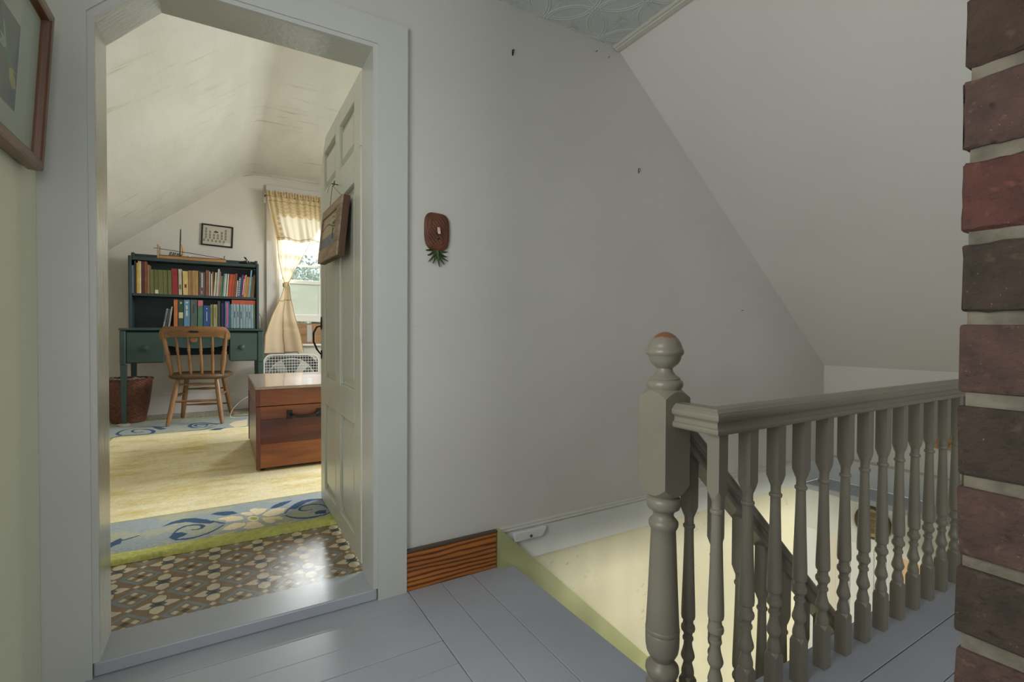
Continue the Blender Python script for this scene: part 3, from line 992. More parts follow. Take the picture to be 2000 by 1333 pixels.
def square_block(half, z0, z1, r_bot, r_top, drop_bot, drop_top, n=32):
    """square post section whose ends run out to a round turning: arched edges on every face"""
    per = []
    for k in range(n):
        a = 2 * math.pi * k / n
        c, s = math.cos(a), math.sin(a)
        m = max(abs(c), abs(s))
        per.append((half * c / m, half * s / m, half / m, a))
    def ring_sq(z, sgn, drop):
        return [(x, y, z - sgn * drop * ((r - half) / (half * (math.sqrt(2) - 1))) ** 1.0) for x, y, r, a in per]
    def ring_c(z, r):
        return [(r * math.cos(a), r * math.sin(a), z) for x, y, q, a in per]
    R = []
    if r_bot is not None:
        R.append(ring_c(z0, r_bot))
        R.append(ring_c(z0 + drop_bot * 0.15, (r_bot + half * 1.02) / 2))
        R.append(ring_sq(z0 + drop_bot * 0.3, -1, drop_bot))
        R.append(ring_sq(z0 + drop_bot * 0.3 + 0.0012, -1, drop_bot))
        R.append([(x, y, z0 + drop_bot * 1.5) for x, y, r, a in per])
    else:
        R.append([(x, y, z0) for x, y, r, a in per])
    if r_top is not None:
        R.append([(x, y, z1 - drop_top * 1.5) for x, y, r, a in per])
        R.append(ring_sq(z1 - drop_top * 0.3 - 0.0012, 1, drop_top))
        R.append(ring_sq(z1 - drop_top * 0.3, 1, drop_top))
        R.append(ring_c(z1 - drop_top * 0.15, (r_top + half * 1.02) / 2))
        R.append(ring_c(z1, r_top))
    else:
        R.append([(x, y, z1) for x, y, r, a in per])
    return R


BPROF = [(0.104, 0.0128), (0.112, 0.0145), (0.120, 0.0140), (0.128, 0.0120), (0.1365, 0.0098), (0.141, 0.0104), (0.146, 0.0135), (0.152, 0.0158),
         (0.158, 0.0150), (0.168, 0.0122), (0.178, 0.0100), (0.187, 0.0094), (0.190, 0.0095), (0.191, 0.0118), (0.1945, 0.0126), (0.198, 0.0118), (0.199, 0.0098),
         (0.2045, 0.0100), (0.2075, 0.0108), (0.212, 0.0128), (0.214, 0.0152), (0.2195, 0.0162), (0.225, 0.0152), (0.227, 0.0128), (0.236, 0.0115),
         (0.240, 0.0120), (0.2425, 0.0150), (0.249, 0.0160), (0.27, 0.0156), (0.35, 0.0130), (0.43, 0.0109), (0.4565, 0.0105),
         (0.458, 0.0130), (0.4615, 0.0139), (0.465, 0.0130), (0.4665, 0.0106), (0.478, 0.0104), (0.484, 0.0112), (0.490, 0.0125)]
HALF = 0.0140


def baluster_mb(zbot, ztop, shift, slope=None):
    mb = MB()
    mb.rings(square_block(HALF, zbot, 0.108 + shift, None, 0.0128, 0, 0.008))
    mb.lathe([(z + shift, r) for z, r in BPROF], n=20)
    R = square_block(HALF, 0.486 + shift, ztop, 0.0122, None, 0.016, 0)
    if slope:
        R[-1] = [(x, y, z + slope * x) for x, y, z in R[-1]]
    mb.rings(R)
    return mb


RAIL_PROF = [(-0.0240, 0.0), (-0.0262, 0.003), (-0.0268, 0.0075), (-0.0255, 0.0115), (-0.0238, 0.0130), (-0.0222, 0.0131), (-0.0204, 0.0175), (-0.0200, 0.0222), (-0.0214, 0.0262),
             (-0.0222, 0.0268), (-0.0252, 0.0269), (-0.0276, 0.0295), (-0.0290, 0.0340), (-0.0286, 0.0390), (-0.0272, 0.0418), (-0.0252, 0.0421), (-0.0246, 0.0442), (-0.0170, 0.0512), (0.0, 0.0530)]
RAIL_PROF = RAIL_PROF + [(-a, b) for a, b in reversed(RAIL_PROF[:-1])]

landing = empty('landing_railing', (0.8555, 0.768, 0.0), label='olive grey turned railing running along the landing edge with a ball topped newel post', cat='railing')
NC = Vector((0.8555, 0.768))


def L(x, y, z):      # world -> landing railing space
    return (x - NC.x, y - NC.y, z)


# newel post
nm = MB()
nprof = [(0.0, 0.036), (0.028, 0.0355), (0.034, 0.030), (0.042, 0.0285), (0.046, 0.0300), (0.052, 0.0345), (0.061, 0.0372), (0.070, 0.0360), (0.078, 0.0290), (0.084, 0.0235),
         (0.092, 0.0265), (0.095, 0.0300), (0.104, 0.0345), (0.117, 0.0368), (0.132, 0.0374), (0.146, 0.0374), (0.148, 0.0360), (0.150, 0.0376), (0.157, 0.0376), (0.159, 0.0362),
         (0.161, 0.0368), (0.169, 0.0362), (0.25, 0.0325), (0.34, 0.0290), (0.381, 0.0274), (0.385, 0.0300), (0.391, 0.0325), (0.399, 0.0325), (0.404, 0.0290), (0.409, 0.0240), (0.415, 0.0222),
         (0.422, 0.0240), (0.427, 0.0300), (0.430, 0.0345), (0.437, 0.0372), (0.446, 0.0378), (0.453, 0.0360), (0.457, 0.0300), (0.462, 0.0300), (0.475, 0.034)]
nm.lathe(nprof, n=40)
newel = nm.build('newel_post', M['rail'], landing, smooth=True, angle=50)
MB().rings(square_block(0.0390, 0.458, 0.700, 0.030, 0.0345, 0.020, 0.015, n=48)).build('block', M['rail'], newel, smooth=True, angle=25)
cp = [(0.692, 0.0345), (0.697, 0.0350), (0.700, 0.0365), (0.705, 0.0395), (0.711, 0.0402), (0.717, 0.0385), (0.7205, 0.0330), (0.7225, 0.0338), (0.725, 0.0320), (0.730, 0.0240), (0.738, 0.0185),
      (0.745, 0.0170), (0.746, 0.0185), (0.750, 0.0230), (0.756, 0.0295), (0.764, 0.0340), (0.773, 0.0358), (0.7745, 0.0372), (0.778, 0.0405), (0.782, 0.0412), (0.787, 0.0405), (0.790, 0.0375),
      (0.796, 0.0366), (0.803, 0.0340), (0.811, 0.0290), (0.818, 0.0225), (0.824, 0.0130), (0.8265, 0.0060), (0.827, 0.0008)]
m = M['rail_ball'] = M['rail'].copy()
m.name = 'rail_ball_worn'
nt = m.node_tree
bs = nt.nodes['Principled BSDF']
src = bs.inputs['Base Color'].links[0].from_socket
tc = nt.nodes.new('ShaderNodeTexCoord')
sp = nt.nodes.new('ShaderNodeSeparateXYZ')
nt.links.new(tc.outputs['Object'], sp.inputs[0])
nz = nt.nodes.new('ShaderNodeTexNoise')
nz.inputs['Scale'].default_value = 60
nt.links.new(tc.outputs['Object'], nz.inputs['Vector'])
ma = nt.nodes.new('ShaderNodeMath')
ma.operation = 'MULTIPLY_ADD'
ma.inputs[1].default_value = 0.006
nt.links.new(nz.outputs['Fac'], ma.inputs[0])
nt.links.new(sp.outputs['Z'], ma.inputs[2])
mr = nt.nodes.new('ShaderNodeMapRange')
mr.inputs['From Min'].default_value = 0.8165
mr.inputs['From Max'].default_value = 0.8195
nt.links.new(ma.outputs[0], mr.inputs[0])
mx = nt.nodes.new('ShaderNodeMix')
mx.data_type = 'RGBA'
nt.links.new(mr.outputs[0], mx.inputs['Factor'])
nt.links.new(src, mx.inputs['A'])
mx.inputs['B'].default_value = rgb(138, 88, 56)
nt.links.new(mx.outputs['Result'], bs.inputs['Base Color'])
bs.inputs['Roughness'].default_value = 0.3
MB().lathe(cp, n=40).build('ball_cap', M['rail_ball'], newel, smooth=True, angle=50)['label'] = 'ball cap worn to bare brown wood on top'

RY, RX = 0.641, 0.8625
R = sweep([L(RX, 0.7285, 0.6205), L(RX, RY, 0.6205), L(2.971, RY, 0.6205)], RAIL_PROF)
MB().rings(R).build('handrail', M['rail'], landing, smooth=True, angle=24)
bmesh_ = baluster_mb(0.0, 0.6204, 0.0).mesh('baluster', M['rail'], smooth=True, angle=32)
for k in range(21):
    link_mesh('baluster', bmesh_, landing, L(0.864 + 0.1022 * k, 0.636, 0.0))

stair_r = empty('stair_railing', (0.9, 0.768, 0.0), label='olive grey banister sloping down the stairs behind the newel post', cat='railing')


def zr(x):            # underside of the sloping handrail
    return 0.527 - 0.955 * (x - 0.945)


path_n = []
R = []
for x in (0.8955, 2.72):
    R.append([(x - 0.9, a, zr(x) + b * 1.38) for a, b in RAIL_PROF])
MB().rings(R).build('handrail', M['rail'], stair_r, smooth=True, angle=24)
x = 0.942
k = 0
while x < 2.7:
    ti = int((x - XF) / RUN) + 1
    zb = -RISE * min(ti, 10)
    sh = zr(x) - 0.6204
    o = baluster_mb(zb, zr(x) + 0.003, sh, -0.955).build('baluster', M['rail'], stair_r, smooth=True, angle=32, loc=(x - 0.9, 0, 0))
    x += 0.0975
    k += 1

# ================================================================== bedroom
YB = 5.8
XL, XRW = -1.62, 2.3
cr = (0.211, 2.465)
sl = 0.796
zl = cr[1] - sl * (cr[0] - XL)
WX0, WX1, WZ0, WZ1 = 0.50, 1.0, 0.695, 2.20
w = MB()
w.prism([(XL, 0.0), (WX0, 0.0), (WX0, 2.47), cr, (XL, zl)], 'y', YB, YB + 0.1)
w.box(WX1, 1.45, YB, YB + 0.1, 0.0, 2.47)
w.box(1.45, 1.95, YB, YB + 0.1, 0.0, WZ0)
w.box(1.45, 1.95, YB, YB + 0.1, WZ1, 2.47)
w.box(1.95, XRW, YB, YB + 0.1, 0.0, 2.47)
w.box(WX0, WX1, YB, YB + 0.1, 0.0, WZ0)
w.box(WX0, WX1, YB, YB + 0.1, WZ1, 2.47)
struct('wall_far', w, M['bed_wall'])
struct('wall_far_left', MB().box(XL - 0.06, XL, 1.62, YB + 0.1, 0.0, zl + 0.02), M['bed_wall'])
w = MB()
w.box(XRW, XRW + 0.06, 1.56, 2.3, 0.0, 2.5)
w.box(XRW, XRW + 0.06, 4.6, YB + 0.1, 0.0, 2.5)
w.box(XRW, XRW + 0.06, 2.3, 4.6, 0.0, 0.7)
w.box(XRW, XRW + 0.06, 2.3, 4.6, 2.2, 2.5)
struct('wall_far_right', w, M['bed_wall'])
w3 = empty('added_window_3', kind='structure')  # added, unseen side window for the bedroom fill lamp
f = MB()
for a in (2.3, 3.04, 3.80, 4.56):
    f.box(XRW + 0.01, XRW + 0.05, a, a + 0.04, 0.7, 2.2)
for c in (0.7, 1.43, 2.16):
    f.box(XRW + 0.012, XRW + 0.048, 2.34, 4.56, c, c + 0.04)
f.build('sash', M['trim'], w3)
w4 = empty('added_window_4', kind='structure')  # added, unseen window: bright reflection for the soffit and more light
f = MB()
for a in (1.45, 1.91):
    f.box(a, a + 0.04, YB + 0.03, YB + 0.07, WZ0, WZ1)
for c in (WZ0, 1.40, WZ1 - 0.04):
    f.box(1.49, 1.91, YB + 0.032, YB + 0.068, c, c + 0.04)
f.build('sash', M['trim'], w4)
# ceiling: sloping part and flat part, softly rounded where they meet
pts = []
for i in range(9):
    t = i / 8.0
    p0 = Vector((cr[0] - 0.07, cr[1] - 0.07 * sl)); p1 = Vector(cr); p2 = Vector((cr[0] + 0.07, cr[1] + 0.003))
    pts.append((1 - t) ** 2 * p0 + 2 * t * (1 - t) * p1 + t * t * p2)
low = [Vector((XL - 0.06, zl - 0.06 * sl))] + pts + [Vector((XRW + 0.06, 2.475))]
top = [Vector((p.x, max(p.y, 0) + 0.06)) for p in reversed(low)]
o = MB().prism(low + top, 'y', 1.60, YB + 0.1).build('ceiling_bedroom', M['bed_slope'], smooth=True, angle=30)
o['kind'] = 'structure'
tb = MB()
tb.prism([(XL, zl), (cr[0] - 0.04, cr[1] - 0.04 * sl - 0.0), (cr[0] - 0.04, cr[1] - 0.04 * sl - 0.012), (XL, zl - 0.012)], 'y', YB - 0.010, YB)
tb.prism([(cr[0] - 0.04, cr[1] - 0.04 * sl), (cr[0] + 0.07, cr[1] + 0.001), (cr[0] + 0.07, cr[1] - 0.011), (cr[0] - 0.04, cr[1] - 0.04 * sl - 0.012)], 'y', YB - 0.010, YB)
tb.box(cr[0] + 0.07, XRW, YB - 0.010, YB, cr[1] - 0.010, cr[1] + 0.004)
struct('trim_12', tb, M['base_white'])
# tall skirting board of the far wall
struct('baseboard_far', MB().box(XL, WX0 + 0.8, YB - 0.018, YB, FB, 0.205), M['base_white'], bevel=0.004)

# ------------------------------------------------------------------ printed linoleum
LP, LQ = 0.1385, 0.152


def lino_color(X, Y):
    brown, dark, blue = lin(134, 110, 82), lin(76, 60, 46), lin(124, 140, 144)
    cream, olive, slate = lin(206, 196, 170), lin(140, 118, 88), lin(86, 94, 98)
    u = ((X + 0.2365) / LP + 0.5) % 1.0 - 0.5
    v = ((Y - 1.6765) / LQ + 0.5) % 1.0 - 0.5
    C = np.empty(X.shape + (3,))
    C[:] = brown
    a, b = (u + v), (u - v)
    mx = np.maximum(np.abs(a), np.abs(b))
    C[mx < 0.415] = blue
    C[mx < 0.305] = brown
    C[mx < 0.255] = olive
    sa, sb = np.round(a / 0.17), np.round(b / 0.17)
    ck = mx < 0.255
    C[ck & (np.abs(sa) == 1) & (np.abs(sb) == 1)] = cream
    C[ck & (sa == 0) & (sb == 0)] = dark
    line = ck & ((np.abs(np.abs(a) - 0.085) < 0.008) | (np.abs(np.abs(b) - 0.085) < 0.008))
    C[line] = lin(92, 80, 60)
    # small cream squares between the diamonds
    for du, dv in ((0.5, 0.0), (0.0, 0.5)):
        uu = (u - du + 0.5) % 1.0 - 0.5
        vv = (v - dv + 0.5) % 1.0 - 0.5
        C[np.maximum(np.abs(uu + vv), np.abs(uu - vv)) < 0.072] = cream
    # four petalled flowers
    uu = (u - 0.5 + 0.5) % 1.0 - 0.5
    vv = (v - 0.5 + 0.5) % 1.0 - 0.5
    r = np.hypot(uu, vv)
    for ax, bx in ((uu, vv), (vv, uu)):
        p = np.abs(ax)
        tt = np.clip((p - 0.055) / 0.335, 0, 1)
        wdt = 0.128 * np.minimum(1.0, np.minimum(0.30 + 2.2 * tt, (1.5 if ax is uu else 2.6) * (1.0 - tt) ** 0.8))
        pet = (np.abs(bx) < wdt) & (p < 0.385) & (p > 0.05)
        edge = (np.abs(bx) < wdt + 0.014) & (p < 0.40) & (p > 0.03)
        C[edge & ~pet] = np.where((C[edge & ~pet] == cream).all(-1)[:, None], cream, dark)
        C[pet] = cream
    oct_ = (np.maximum(np.abs(uu) * 0.8, np.abs(vv) * 1.2) < 0.12) & (np.abs(uu) + np.abs(vv) < 0.17)
    C[oct_] = slate
    C[(np.abs(np.abs(uu) - np.abs(vv)) < 0.03) & (r < 0.16)] = lin(60, 66, 70)
    C[(r < 0.05)] = lin(52, 52, 50)
    wear = value_noise(X * 60, Y * 60, 3) * 0.5 + value_noise(X * 17, Y * 17, 5) * 0.5
    C *= (0.86 + 0.26 * wear)[..., None]
    return C


M['lino'] = attr_material('linoleum', 0.30, bump=0.45, bscale=38, spec=0.45, noise=0.08, nscale=40, bumpdist=0.002)
fl = empty('floor_bedroom', kind='structure')
xs = np.arange(-0.34, 0.4201, 0.0021)
ys = np.arange(1.60, 2.2001, 0.0024)
X, Y = np.meshgrid(xs, ys)
painted_grid('linoleum', M['lino'], X, Y, np.full(X.shape, FB), lino_color(X, Y), fl)
for x0, x1, y0, y1, st_ in ((-1.62, -0.34, 1.60, 2.2, 0.02), (0.42, 2.3, 1.60, 2.2, 0.02), (-1.62, 2.3, 2.2, 4.9, 0.05), (-1.62, 2.3, 4.9, 5.8, 0.011)):
    X, Y = np.meshgrid(np.linspace(x0, x1, int((x1 - x0) / st_) + 2), np.linspace(y0, y1, int((y1 - y0) / st_) + 2))
    painted_grid('linoleum', M['lino'], X, Y, np.full(X.shape, FB), lino_color(X, Y), fl)
MB().box(-1.68, 2.36, 1.562, 5.9, -0.2, FB - 0.002).build('deck', M['dark_gap'], fl)

# ------------------------------------------------------------------ rug
RX0, RX1, RY0, RY1 = -1.08, 1.75, 2.115, 5.34
IX0, IX1, IY0, IY1 = -0.70, 1.37, 2.545, 4.60       # inner field


def rug_color(X, Y):
    n = value_noise(X * 6, Y * 17, 1) * 0.5 + value_noise(X * 22, Y * 60, 2) * 0.3 + value_noise(X * 60, Y * 120, 9) * 0.2
    cream, gold = lin(240, 229, 190), lin(218, 196, 120)
    t = np.clip((n - 0.40) / 0.4, 0, 1)[..., None] * 0.8
    C = cream * (1 - t) + gold * t
    inner = (X > IX0) & (X < IX1) & (Y > IY0) & (Y < IY1)
    n2 = value_noise(X * 14, Y * 20, 4) * 0.65 + value_noise(X * 40, Y * 50, 6) * 0.35
    ground, tint = lin(162, 171, 174), lin(192, 190, 138)
    t2 = np.clip((n2 - 0.5) / 0.16, 0, 1)[..., None] * 0.5
    G = ground * (1 - t2) + tint * t2
    edge = np.minimum(np.minimum(X - RX0, RX1 - X), np.minimum(Y - RY0, RY1 - Y))
    green = lin(196, 198, 118) * (0.88 + 0.24 * value_noise(X * 70, Y * 70, 8))[..., None]
    C = np.where(inner[..., None], C, G)
    di = np.minimum(np.minimum(X - IX0, IX1 - X), np.minimum(Y - IY0, IY1 - Y))
    C[(np.abs(di + 0.006) < 0.006)] = lin(176, 168, 96)
    C[edge < 0.065 + 0.012 * (value_noise(X * 25, Y * 25, 11) - 0.5)] = 0
    C = np.where((edge < 0.065 + 0.012 * (value_noise(X * 25, Y * 25, 11) - 0.5))[..., None], green, C)
    pal_ = {'B': lin(72, 94, 122), 'C': lin(230, 216, 182), 'G': lin(168, 172, 92), 'Y': lin(206, 200, 130)}
    for c, wd, pts in RUG:
        if wd == 0:
            hit = in_poly(X, Y, pts)
        else:
            hit = near_line(X, Y, smooth_line(pts), wd)
        C[hit] = pal_[c] * 1.0
    C *= (0.93 + 0.14 * value_noise(X * 160, Y * 160, 13))[..., None]
    return C


M['rug'] = attr_material('rug_wool', 0.95, bump=0.5, bscale=330, spec=0.1, noise=0.06, nscale=120)


def seg(*parts):
    out = []
    for a, b, s in parts:
        out.append(np.arange(a, b - s * 0.3, s))
    out.append([parts[-1][1]])
    return np.concatenate(out)


xs = seg((RX0, -0.76, 0.02), (-0.76, 0.47, 0.0034), (0.47, RX1, 0.03))
ys = seg((RY0, 2.60, 0.0036), (2.60, 4.54, 0.014), (4.54, RY1, 0.007))
X, Y = np.meshgrid(xs, ys)
e = np.minimum(np.minimum(X - RX0, RX1 - X), np.minimum(Y - RY0, RY1 - Y))
Z = FB + 0.0165 * np.sqrt(np.clip(1 - (1 - np.clip(e / 0.02, 0, 1)) ** 2, 0, 1)) + 0.003 * (value_noise(X * 240, Y * 240, 21) - 0.5) * (e < 0.11)
Z += 0.0007
Xr = X + 0.004 * (value_noise(X * 130, Y * 130, 31) - 0.5) * (e < 0.01)
Yr = Y + 0.006 * (value_noise(X * 130, Y * 130, 33) - 0.5) * (e < 0.03)
C = rug_color(X, Y)
rug = painted_grid('rug', M['rug'], Xr, Yr, Z, C)
tag(rug, 'large cream yellow rug with blue scroll and flower border on the bedroom floor', 'rug')

# ------------------------------------------------------------------ bedroom door, opened at a right angle
DXF = 0.394                    # visible face
DY0, DY1, DZ0, DZ1 = 1.655, 2.42, 0.045, 1.69
door = empty('door_1', (DXF + 0.012, DY0, 0), kind='structure')
M['door'] = material('door_paint', rgb(206, 207, 194), 0.32, rgb(200, 201, 188), 3.0, bump=0.06, bscale=40)


def D(*b):
    return (b[0] - DXF - 0.012, b[1] - DXF - 0.012, b[2] - DY0, b[3] - DY0, b[4], b[5])


cutz = 1.565
outer = [(0, DZ0), (DY1 - DY0, DZ0), (DY1 - DY0, cutz), (DY1 - DY0 - 0.125, DZ1), (0, DZ1)]
MB().prism(outer, 'x', 0.004, 0.024).build('slab', M['door'], door)
# stiles and rails (proud of the slab), then raised panels in the openings
ys_ = [(0.0, 0.09), (0.335, 0.415), (DY1 - DY0 - 0.095, DY1 - DY0)]
zr_ = [(DZ0, 0.115), (0.50, 0.62), (1.345, 1.455)]
fr = MB()
for sx0, sx1 in ((-0.012, 0.0042),):
    fr.prism([(0, DZ0), (ys_[0][1], DZ0), (ys_[0][1], DZ1), (0, DZ1)], 'x', sx0, sx1)
    fr.prism([(ys_[1][0], DZ0), (ys_[1][1], DZ0), (ys_[1][1], DZ1), (ys_[1][0], DZ1)], 'x', sx0, sx1)
    fr.prism([(ys_[2][0], DZ0), (ys_[2][1], DZ0), (ys_[2][1], cutz), (ys_[2][0], 1.66)], 'x', sx0, sx1)
    for a, b in zr_:
        fr.box(sx0, sx1, ys_[0][1], ys_[1][0], a, b)
        fr.box(sx0, sx1, ys_[1][1], ys_[2][0], a, b)
    fr.box(sx0, sx1, ys_[0][1], ys_[1][0], 1.625, DZ1)
    fr.prism([(ys_[1][1], 1.625), (ys_[2][0], 1.625), (ys_[2][0], 1.66), (DY1 - DY0 - 0.125, DZ1), (ys_[1][1], DZ1)], 'x', sx0, sx1)
fr.build('frame', M['door'], door, bevel=0.0025)
for a, b in ((ys_[0][1], ys_[1][0]), (ys_[1][1], ys_[2][0])):
    for z0, z1 in ((0.115, 0.50), (0.62, 1.345), (1.455, 1.625)):
        mb = MB()
        i = 0.012
        y0_, y1_, za, zb = a + i, b - i, z0 + i, z1 - i
        k = 0.022
        mb.rings([[(0.005, y0_, za), (0.005, y1_, za), (0.005, y1_, zb), (0.005, y0_, zb)],
                  [(-0.007, y0_ + k, za + k), (-0.007, y1_ - k, za + k), (-0.007, y1_ - k, zb - k), (-0.007, y0_ + k, zb - k)]], cap0=False)
        mb.build('panel', M['door'], door)
for z in (0.26, 1.44, 0.80):
    MB().lathe([(0, 0.006), (0.075, 0.006)], n=10).build('hinge', M['door'], door, loc=(-0.010, -0.006, z))
    MB().box(-0.013, -0.0118, 0.004, 0.02, z, z + 0.075).build('hinge_leaf', M['door'], door)
# iron thumb latch
h = MB()
hy = DY1 - DY0 - 0.028
h.prism([(hy - 0.012, 0.845), (hy, 0.835), (hy + 0.012, 0.845), (hy + 0.012, 0.88), (hy, 0.895), (hy - 0.012, 0.88)], 'x', -0.0165, -0.0121)
h.prism([(hy - 0.010, 0.715), (hy, 0.700), (hy + 0.010, 0.715), (hy + 0.010, 0.74), (hy - 0.010, 0.74)], 'x', -0.0165, -0.0121)
h.tube([(-0.016, hy, 0.852), (-0.034, hy, 0.848), (-0.048, hy, 0.82), (-0.048, hy, 0.78), (-0.034, hy, 0.745), (-0.022, hy, 0.728), (-0.016, hy, 0.722)], [0.003, 0.0042, 0.0046, 0.0044, 0.0042, 0.0035, 0.0035], n=8)
h.box(-0.055, -0.016, hy - 0.008, hy + 0.008, 0.864, 0.868)
h.build('latch_handle', M['black'], door)

# rustic plaque hanging on the door
M['rust_wood'] = wood('rustic_wood', rgb(132, 110, 90), rgb(176, 152, 126), 'y', ring=22, rough=0.75, bump=0.2)
M['rust_dark'] = wood('rustic_wood_dark', rgb(70, 48, 34), rgb(104, 76, 56), 'z', ring=22, rough=0.75, bump=0.2)
pq = empty('plaque', (DXF - 0.012, 1.985, 1.208), label='rustic brown wooden plaque with a faded landscape hanging by wire on the open door', cat='plaque')
pq.rotation_euler = (math.radians(2.0), math.radians(5.5), 0)
a, hh = 0.195, 0.108
MB().box(-0.022, 0.0, -a, a, -hh, hh).build('board', M['rust_dark'], pq, bevel=0.002)
fr = MB()
fr.box(-0.030, -0.0221, -a, a, hh - 0.034, hh)
fr.box(-0.030, -0.0221, -a, a, -hh, -hh + 0.052)
fr.box(-0.030, -0.0221, -a, -a + 0.075, -hh + 0.0525, hh - 0.0345)
fr.box(-0.030, -0.0221, a - 0.012, a, -hh + 0.0525, hh - 0.0345)
fr.build('face_frame', M['rust_wood'], pq, bevel=0.002)
yy = np.linspace(-a + 0.076, a - 0.0135, 120)
zz = np.linspace(-hh + 0.053, hh - 0.035, 60)
Yg, Zg = np.meshgrid(yy, zz)
tn = (Zg - zz[0]) / (zz[-1] - zz[0])
nn = value_noise(Yg * 60, Zg * 150, 41) * 0.6 + value_noise(Yg * 150, Zg * 300, 42) * 0.4
C = np.empty(Yg.shape + (3,))
C[:] = lin(190, 172, 144)
C[tn < 0.36 + 0.12 * (nn - 0.5)] = lin(124, 130, 138)
C[(tn >= 0.62 + 0.1 * np.sin(Yg * 18)) & (tn < 0.66 + 0.1 * np.sin(Yg * 18))] = lin(96, 82, 62)
C[(tn > 0.18) & (tn < 0.72) & (Yg < -0.03) & (Yg > -0.13) & (nn > 0.42)] = lin(72, 86, 66)
C[(tn > 0.66) & (Yg < -0.02) & (nn > 0.60)] = lin(92, 88, 62)
C *= (0.8 + 0.4 * nn)[..., None]
painted_grid('landscape', attr_material('plaque_print', 0.7), np.full(Yg.shape, -0.0235), Yg, Zg, C, pq)
ins = MB()
rr = random.Random(3)
for i in range(7):
    yq = -0.05 - i * 0.012
    ins.box(-0.0306, -0.0301, yq - 0.004, yq, -hh + 0.018, -hh + 0.018 + rr.choice((0.012, 0.016, 0.009)))
    ins.box(-0.0306, -0.0301, yq - 0.009, yq - 0.005, -hh + 0.019, -hh + 0.027)
ins.build('inscription', material('worn_letters', rgb(176, 156, 126), 0.8), pq)
wr = MB()
nail_y = 0.042
wr.tube([(-0.012, -a + 0.05, hh - 0.002), (-0.0275, nail_y, 0.190)], 0.0009, n=6)
wr.tube([(-0.012, a - 0.05, hh - 0.002), (-0.0275, nail_y, 0.190)], 0.0009, n=6)
wr.tube([(-0.028, nail_y, 0.194), (-0.028, nail_y + 0.03, 0.205), (-0.027, nail_y + 0.08, 0.200), (-0.026, nail_y + 0.12, 0.188)], 0.0008, n=6)
wr.build('hanging_wire', M['black'], pq)
nl = MB()
nl.tube([(-0.002, nail_y, 0.198), (-0.030, nail_y, 0.197)], 0.0018, n=8)
nl.prism([(nail_y - 0.010, 0.190), (nail_y + 0.008, 0.190), (nail_y + 0.008, 0.206), (nail_y, 0.212), (nail_y - 0.010, 0.206)], 'x', -0.0235, -0.0215)
nl.build('hook', M['black'], pq)

# ------------------------------------------------------------------ window of the bedroom
M['sash'] = material('sash_white', rgb(226, 226, 220), 0.4)
win = empty('window_1', kind='structure')
c = MB()
c.box(0.397, 0.4995, YB - 0.024, YB, 0.60, 2.2995)
c.box(1.0005, 1.103, YB - 0.024, YB, 0.60, 2.2995)
c.build('casing_board', M['base_white'], win, bevel=0.004)
MB().box(0.397, 1.103, YB - 0.026, YB, 2.30, 2.38).build('head_casing', M['base_white'], win, bevel=0.003)
j = MB()
j.box(0.4995, 0.522, YB - 0.004, YB + 0.098, WZ0, WZ1)
j.box(0.978, 1.0005, YB - 0.004, YB + 0.098, WZ0, WZ1)
j.box(0.522, 0.978, YB - 0.004, YB + 0.098, WZ1 - 0.02, WZ1)
j.build('jamb', M['sash'], win)
MB().box(0.36, 1.12, YB - 0.05, YB + 0.098, WZ0 - 0.02, WZ0 + 0.001).build('sill', M['sash'], win, bevel=0.004)


def sash(name, yc, z0, z1, st, rb, rt, muntins=()):
    s = MB()
    s.box(0.5225, 0.5225 + st, yc - 0.014, yc + 0.014, z0, z1)
    s.box(0.9775 - st, 0.9775, yc - 0.014, yc + 0.014, z0, z1)
    s.box(0.5225 + st, 0.9775 - st, yc - 0.0135, yc + 0.0135, z0, z0 + rb)
    s.box(0.5225 + st, 0.9775 - st, yc - 0.0135, yc + 0.0135, z1 - rt, z1)
    o = s.build(name, M['sash'], win, bevel=0.002)
    for zm in muntins:
        MB().box(0.5225 + st, 0.9775 - st, yc - 0.009, yc + 0.009, zm - 0.012, zm + 0.012).build('muntin', M['sash'], o)
    zs = [z0 + rb] + sum(([zm - 0.012, zm + 0.012] for zm in muntins), []) + [z1 - rt]
    for q in range(0, len(zs), 2):
        MB().box(0.5225 + st, 0.9775 - st, yc - 0.002, yc + 0.002, zs[q], zs[q + 1]).build('pane', M['glass'], o)
    return o


g = bpy.data.materials.new('window_glass')
g.use_nodes = True
gn = g.node_tree
gn.nodes.clear()
go = gn.nodes.new('ShaderNodeOutputMaterial')
tr = gn.nodes.new('ShaderNodeBsdfTransparent')
tr.inputs[0].default_value = (0.97, 0.985, 0.98, 1)
gl = gn.nodes.new('ShaderNodeBsdfGlossy')
gl.inputs['Roughness'].default_value = 0.02
ms = gn.nodes.new('ShaderNodeMixShader')
ms.inputs[0].default_value = 0.06
gn.links.new(tr.outputs[0], ms.inputs[1])
gn.links.new(gl.outputs[0], ms.inputs[2])
gn.links.new(ms.outputs[0], go.inputs[0])
M['glass'] = g
sash('upper_sash', YB + 0.070, 1.365, 2.18, 0.034, 0.035, 0.04, (1.562, 1.697))
sc_ = MB().box(0.5565, 0.9435, YB + 0.052, YB + 0.0535, 1.0, 1.36)
sm = bpy.data.materials.new('insect_screen')
sm.use_nodes = True
sn = sm.node_tree
sb = sn.nodes['Principled BSDF']
sb.inputs['Base Color'].default_value = rgb(214, 216, 205)
sb.inputs['Roughness'].default_value = 0.8
sb.inputs['Alpha'].default_value = 0.55
sb.inputs['Transmission Weight'].default_value = 0.0
sc_.build('insect_screen', sm, win)
sash('lower_sash', YB + 0.035, 0.944, 1.398, 0.034, 0.072, 0.040)
